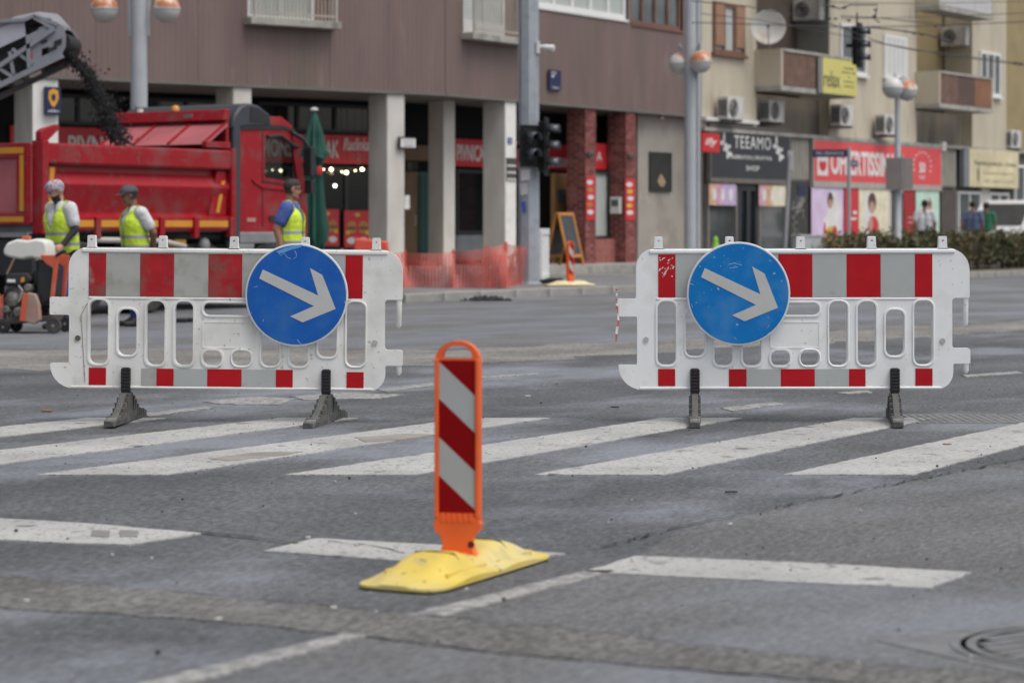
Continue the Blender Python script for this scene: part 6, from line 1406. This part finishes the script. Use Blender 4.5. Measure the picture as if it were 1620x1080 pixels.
    def shell(name, mask, off, mats__, midx=None, grow=None):
        ids = np.nonzero(mask)[0]; vmap = {}; vs = []; fs = []
        for i in ids:
            f = []
            for v in body.polygons[int(i)].vertices:
                if v not in vmap: vmap[v] = len(vs); p = V_[v] + VN[v] * off; vs.append(tuple(grow(p) if grow else p))
                f.append(vmap[v])
            fs.append(f)
        mm = bpy.data.meshes.new(name); mm.from_pydata(vs, [], fs)
        so_ = link(name, mm, mats__, t, smooth=60, mi=None if midx is None else None)
        if midx is not None: mm.polygons.foreach_set('material_index', midx[ids].astype(np.int32))
        sm = so_.modifiers.new('thickness', 'SOLIDIFY'); sm.thickness = .006; sm.offset = 1
        return so_
    if vest:
        tz = C[:, 2] / k; ty = np.abs(C[:, 1]) / k; tors = (names_ == 'torso')
        vneck = (NN[:, 0] > .0) & (C[:, 0] > 0) & (ty < np.clip((tz - 1.10) * .45, -1, .15)) 
        gap = (NN[:, 0] > .3) & (C[:, 0] > .02) & (ty < open_)
        msk = tors & (tz > .84) & (tz < 1.50) & (ty < .23) & ~vneck & ~gap & ~((tz > 1.475))
        bidx = np.zeros(nf, int); bidx[(tz > 1.085) & (tz < 1.125)] = 1; bidx[(tz > .965) & (tz < 1.005)] = 1
        shell('vest', msk, .014, [vest_m, band_m], bidx, grow=lambda p: p * np.array([1.0, 1.0, 1.0]))
    L = np.array(q.transposed()); HL = (C - np.array(hc)) @ L.T / k  # head-local face centres
    hmask = np.isin(names_, ['skull', 'face', 'ear', 'chin', 'neck', 'eye'])
    if extra: extra(t, shell, HL, hmask, hp, k, q, body, mi, ml, names_, C)
    return t
def cloth_idx(body, mi, ml, m, mask):
    if m not in ml: ml.append(m); body.materials.append(m)
    mi[mask] = ml.index(m); body.polygons.foreach_set('material_index', mi.astype(np.int32))
scarf_m = mat('scarf_pattern', (.34, .33, .38), .85, var=.25, vs=30, dirt=[((.40, .10, .14), .54, .62, 26), ((.06, .09, .26), .56, .64, 34), ((.6, .58, .58), .58, .66, 40)])
cap_m = mat('cap_grey', (.065, .07, .085), .8, var=.2, vs=14); capb_m = mat('cap_brim', (.17, .17, .19), .8, var=.15)
def ex1(t, shell, HL, hm, hp, k, q, body, mi, ml, nm, C):
    shell('headscarf', hm & (HL[:, 2] > .028 - .25 * HL[:, 0] * 0 - .5 * (HL[:, 0] < -.02) * .1), .009, [scarf_m])
    cloth_idx(body, mi, ml, beard, hm & (HL[:, 2] < -.045) & (HL[:, 2] > -.14) & (HL[:, 0] > -.012)); cloth_idx(body, mi, ml, eye_m, (nm == 'eye'))
def ex2(t, shell, HL, hm, hp, k, q, body, mi, ml, nm, C):
    c = shell('cap', hm & (HL[:, 2] > .042) , .010, [cap_m])
    pts = [(.03, -.075), (.10, -.070), (.165, -.035), (.175, 0), (.165, .035), (.10, .070), (.03, .075)]; b = MB(); vs = [hp(x, y, .045 - .16 * max(0, x - .06) - .9 * y * y) for x, y in pts] + [hp(x, y, .055 - .16 * max(0, x - .06) - .9 * y * y) for x, y in pts]; n = len(pts)
    b.add(vs, [tuple(range(n)), tuple(range(2 * n - 1, n - 1, -1))] + [(i, (i + 1) % n, n + (i + 1) % n, n + i) for i in range(n)]); b.build('cap_brim', capb_m, t)
    shell('hair', hm & (HL[:, 2] > -.03) & (HL[:, 2] < .045) & (HL[:, 0] < -.02), .006, [hair_g]); cloth_idx(body, mi, ml, eye_m, (nm == 'eye'))
def ex3(t, shell, HL, hm, hp, k, q, body, mi, ml, nm, C):
    shell('hair', hm & ((HL[:, 2] > .058) & (HL[:, 0] < .075) | (HL[:, 2] > -.04) & (HL[:, 0] < -.012)) & ~(nm == 'ear'), .004, [hair_g]); cloth_idx(body, mi, ml, eye_m, (nm == 'eye'))
# the operator behind the road saw
d = 26.6
person('man in patterned headscarf and yellow vest at the road saw', ((100 - 810) * d / FP, d, .004), R(222), 1.76,
       dict(chest=(.035, 0, 1.27), neck=(.055, 0, 1.46), head=(.10, 0, 1.60), er=(-.04, -.25, 1.14), wr=(.14, -.24, .93), el=(.0, .27, 1.16), wl=(.16, .26, .98), sl=(.03, .205, 1.40), sr=(.03, -.205, 1.40), kl=(.06, .10, .50), kr=(0, -.11, .50)),
       dict(torso=tee, sleeve=tee, forearm=sleeve_b, leg=trouser, foot=boot, face=skin_l), head_yaw=R(-16), head_pitch=R(22), name_group='road workers in yellow vests', extra=ex1)
d = 27.4
person('man in grey cap and yellow vest, hands behind his back before the truck', ((215 - 810) * d / FP, d, .004), R(206), 1.70,
       dict(chest=(.03, 0, 1.27), neck=(.04, 0, 1.46), head=(.085, 0, 1.61), sl=(-.01, .20, 1.40), sr=(-.01, -.20, 1.40), el=(-.15, .25, 1.16), er=(-.15, -.25, 1.16), wl=(-.19, .09, .96), wr=(-.19, -.08, .98)),
       dict(torso=tee, sleeve=tee, forearm=skin_d, leg=trouser, foot=boot, face=skin_d), head_yaw=R(-10), head_pitch=R(8), open_=.04, name_group='road workers in yellow vests', extra=ex2)
d = 27.8
person('grey haired man in blue shirt and yellow vest before the truck cab', ((460 - 810) * d / FP, d, .004), R(-6), 1.78,
       dict(chest=(.0, 0, 1.27), neck=(-.01, 0, 1.46), head=(.02, 0, 1.62), sl=(-.01, .205, 1.40), sr=(-.01, -.205, 1.40), er=(-.12, -.25, 1.15), wr=(-.06, -.25, .90), el=(-.02, .25, 1.13), wl=(.05, .24, .89)),
       dict(torso=shirt_b, sleeve=shirt_b, forearm=skin_t, leg=trouser, foot=boot, face=skin_t), head_yaw=R(22), head_pitch=R(2), open_=.045, name_group='road workers in yellow vests', extra=ex3)
ped_w = mat('shirt_white', (.58, .58, .6), .9, var=.05); ped_n = mat('shirt_navy', (.10, .13, .22), .9, var=.1); ped_g = mat('shirt_green', (.03, .14, .08), .9); dark_tr = mat('trousers_dark', (.03, .032, .04), .9)
for px, d, rz, H, sm, sk, lab in ((1463, 58.5, R(70), 1.74, ped_w, skin_t, 'pedestrian in a white shirt walking past the mint poster'), (1539, 60.5, R(60), 1.74, ped_n, skin_t, 'pedestrian in a dark blue shirt carrying a dark bag before the beige shop'), (1560, 62.0, R(60), 1.72, ped_g, skin_d, 'pedestrian in green half hidden by the white van')):
    person(lab, ((px - 810) * d / FP, d, .16), rz, H, dict(kl=(.10, .09, .50), al=(.12, .09, .09), kr=(0, -.09, .50), ar=(-.16, -.09, .12), el=(-.08, .25, 1.14), er=(.02, -.26, 1.13), wr=(.10, -.22, .93)), dict(torso=sm, sleeve=sm, forearm=sk, leg=dark_tr, foot=boot, face=sk), vest=False, vox=.016, name_group='pedestrians before the shops', extra=lambda *a: ex3(*a))
x = (1531 - 810) * 60.2 / FP; t = thing('shoulder_bag', 'dark bag carried by the pedestrian in dark blue', 'bag', (x, 60.0, .92), R(20)); b = MB(); b.prism(rrect(-.16, .16, 0, .24, .05), 'y', -.05, .05); b.build('bag', boot, t, bevel=.02); MB().tube([(-.12, 0, .22), (-.05, .05, .52), (.08, .05, .52), (.12, 0, .22)], .012, 6).build('strap', boot, t)

# ---------------------------------------------------------------- road saw
saw_or = mat('saw_orange', (.60, .105, .045), .5, var=.12, vs=5, dirt=((.32, .22, .18), .5, .75, 5)); saw_dirty = mat('saw_guard_dirty', (.36, .21, .17), .75, var=.15, vs=4, dirt=((.30, .27, .24), .45, .7, 6)); eng_m = mat('engine_metal', (.14, .135, .125), .6, metal=.3, var=.4, vs=14, bump=.4, bs=40, dirt=((.3, .27, .22), .55, .8, 10)); tank_m = mat('water_tank', (.66, .65, .60), .5, var=.04, dirt=((.45, .43, .38), .58, .82, 4))
DSAW = 25.6
sw = thing('road_saw', 'orange road saw with a white water tank and black engine at the left edge', 'road saw', ((45 - 810) * DSAW / FP, DSAW, .004), R(-6))
k = DSAW / FP
def sp(px, py): return ((px - 45) * k, HC - (py - 360) * k)
def spoly(pts): return [sp(*p) for p in pts]
tp_ = spoly([(4, 396), (10, 385), (26, 379), (44, 381), (58, 378), (72, 381), (76, 390), (76, 408), (66, 412), (50, 408), (34, 411), (16, 408), (5, 404)])
MB().prism(tp_, 'y', -.02, .30).build('water_tank', tank_m, sw, bevel=.035, seg=3, smooth=50)
MB().box(sp(30, 0)[0], sp(42, 0)[0], .08, .18, sp(0, 380)[1], sp(0, 374)[1]).build('tank_cap', saw_or, sw, bevel=.01)
for y0 in (-.05, .36):
    MB().prism(spoly([(66, 404), (96, 404), (95, 412), (88, 472), (82, 472), (87, 424), (72, 414)]), 'y', y0, y0 + .04).build('handle_frame', saw_or, sw, bevel=.006)
MB().prism(spoly([(60, 412), (86, 424), (84, 470), (66, 485), (58, 470)]), 'y', .0, .34).build('console', truck_blk, sw, bevel=.02)
MB().tube([(sp(92, 405)[0], -.05, sp(92, 405)[1]), (sp(104, 398)[0], -.05, sp(104, 398)[1]), (sp(108, 399)[0], -.05, sp(108, 399)[1])], .018, 8).build('handle_grip', black_rb, sw)
MB().tube([(sp(92, 405)[0], .38, sp(92, 405)[1]), (sp(104, 398)[0], .38, sp(104, 398)[1]), (sp(108, 399)[0], .38, sp(108, 399)[1])], .018, 8).build('handle_grip', black_rb, sw)
MB().tube([(sp(24, 409)[0], -.04, sp(24, 409)[1]), (sp(12, 434)[0], -.05, sp(12, 434)[1])], .012, 6).build('brown_rod', mat('rod_brown', (.28, .17, .09), .6), sw)
MB().prism(spoly([(8, 438), (14, 433), (44, 432), (52, 440), (50, 446), (34, 452), (8, 452)]), 'y', -.03, .30).build('engine_cover', mat('engine_black', (.025, .027, .03), .45, var=.2), sw, bevel=.02, seg=2)
MB().prism(spoly([(48, 430), (70, 430), (70, 450), (52, 450)]), 'y', .05, .34).build('air_filter', truck_blk, sw, bevel=.015)
MB().prism(spoly([(12, 442), (25, 442), (25, 447), (12, 447)]), 'y', -.037, -.0305).build('label', pr_w, sw); MB().prism(spoly([(34, 440), (40, 438), (40, 446), (34, 447)]), 'y', -.037, -.0305).build('label', refl_y, sw)
b = MB(); er = random.Random(2)
b.box(sp(4, 0)[0], sp(50, 0)[0], .02, .34, sp(0, 508)[1], sp(0, 452)[1])
b.build('engine_block', eng_m, sw, bevel=.02)
for i, (px, py, r) in enumerate(((20, 474, .085), (38, 470, .06), (10, 490, .05), (30, 494, .06), (46, 456, .05))): MB().lathe([(r, .02), (r, -.04), (r * .6, -.06), (.01, -.06)], (sp(px, py)[0], 0, sp(px, py)[1]), 16, 'y').build('engine_drum', eng_m, sw, smooth=40)
for i in range(7):
    xx = sp(4, 0)[0] + .045 * i; MB().box(xx, xx + .018, -.015, .02, sp(0, 505)[1], sp(0, 490)[1] + er.uniform(0, .1)).build('cooling_fin', eng_m, sw)
MB().tube([(sp(22, 454)[0], -.03, sp(22, 454)[1]), (sp(14, 458)[0], -.06, sp(14, 458)[1]), (sp(8, 470)[0], -.05, sp(8, 470)[1])], .013, 6).build('hose', black_rb, sw)
MB().tube([(sp(30, 452)[0], -.02, sp(30, 452)[1]), (sp(38, 460)[0], -.06, sp(38, 460)[1]), (sp(32, 478)[0], -.06, sp(32, 478)[1])], .010, 6).build('hose', mat('hose_pale', (.4, .38, .33), .6), sw)
MB().prism(spoly([(42, 466), (50, 463), (62, 465), (68, 482), (70, 506), (60, 513), (37, 506)]), 'y', -.14, -.05).build('belt_guard', saw_dirty, sw, bevel=.015)
MB().prism(spoly([(42, 466), (50, 463), (46, 508), (37, 507)]), 'y', -.150, -.141).build('guard_stripe', saw_or, sw, bevel=.003)
MB().prism(spoly([(0, 470), (5, 466), (6, 500), (0, 503)]), 'y', -.04, .3).build('front_cover', saw_or, sw, bevel=.01)
MB().prism(spoly([(-10, 506), (78, 500), (78, 488), (86, 488), (86, 508), (-10, 516)]), 'y', -.02, .38).build('base_frame', mat('saw_frame', (.07, .06, .055), .7, var=.3), sw, bevel=.01)
for px, y0 in ((89, -.10), (89, .34), (8, -.10), (8, .34)):
    r = .088 if px > 50 else .07; w_ = MB().lathe([(r * .55, 0), (r * .95, 0), (r, .012), (r, .055), (r * .95, .067), (r * .55, .067)], (sp(px, 0)[0], y0, r), 22, 'y').build('wheel', tyre_m, sw, smooth=35)
    MB().lathe([(r * .56, .01), (r * .30, .03), (r * .18, -.004), (.004, -.006)], (sp(px, 0)[0], y0, r), 18, 'y').build('hub', truck_gr, w_, smooth=40)
# spare parts lying on the road, seen through the barrier openings
for (px, py, d, wd, lab) in ((283, 497, 28.5, .22, 'dark flat block on the road under the truck, left of two'), (312, 497, 28.6, .26, 'dark flat block on the road under the truck, right of two'), (335, 488, 29.5, .3, 'grey hose coil on the road by the truck')):
    x = (px - 810) * d / FP; t = thing('road_block', lab, 'block', (x, d, .006)); b = MB(); b.prism(rrect(-wd / 2, wd / 2, -.08, .08, .03), 'z', 0, .05); b.build('block', truck_blk, t, bevel=.01)

# ---------------------------------------------------------------- white van at the right edge
vw = mat('van_white', (.62, .63, .64), .35, var=.03, coat=.3); vg = mat('van_glass', (.03, .035, .04), .05, var=.3, vs=2, spec=.8)
x, y, _ = at(1556, 372, 61.5)
vn = thing('white_van', 'white van behind the hedge at the right edge', 'van', (x, y, .02), R(50))
vp = [(0, .35), (.02, .80), (.12, .98), (.72, 1.16), (1.42, 1.82), (1.75, 1.93), (4.6, 1.93), (4.75, 1.80), (4.8, .35)]
MB().prism(vp, 'y', -.90, .90).build('body', vw, vn, bevel=.06, seg=3, smooth=40)
MB().add([(.80, -.72, 1.22), (.80, .72, 1.22), (1.42, .66, 1.80), (1.42, -.66, 1.80)], [(0, 1, 2, 3)]).build('windscreen', vg, vn, loc=(-.02, 0, .02))
for x0, x1, xt0, xt1 in ((1.00, 1.95, 1.50, 1.95), (2.05, 3.2, 2.05, 3.2), (3.3, 4.5, 3.3, 4.5)): MB().prism([(x0, 1.20), (x1, 1.20), (xt1, 1.74), (xt0, 1.74)], 'y', -.912, -.903).build('side_window', vg, vn)
for xx in (.85, 3.9):
    for yy in (-.93, .75): MB().lathe([(.18, 0), (.30, 0), (.33, .02), (.33, .16), (.30, .18), (.18, .18)], (xx, yy, .33), 20, 'y').build('wheel', tyre_m, vn, smooth=35)
for yy in (-.78, .52): MB().prism(rrect(yy, yy + .26, .70, .88, .04), 'x', -.01, .08).build('headlight', glass2, vn)
MB().box(-.08, .04, -.88, .88, .32, .56).build('bumper', truck_gr, vn, bevel=.03); MB().box(1.0, 1.15, -1.12, -.90, 1.10, 1.30).build('mirror', truck_blk, vn, bevel=.02)
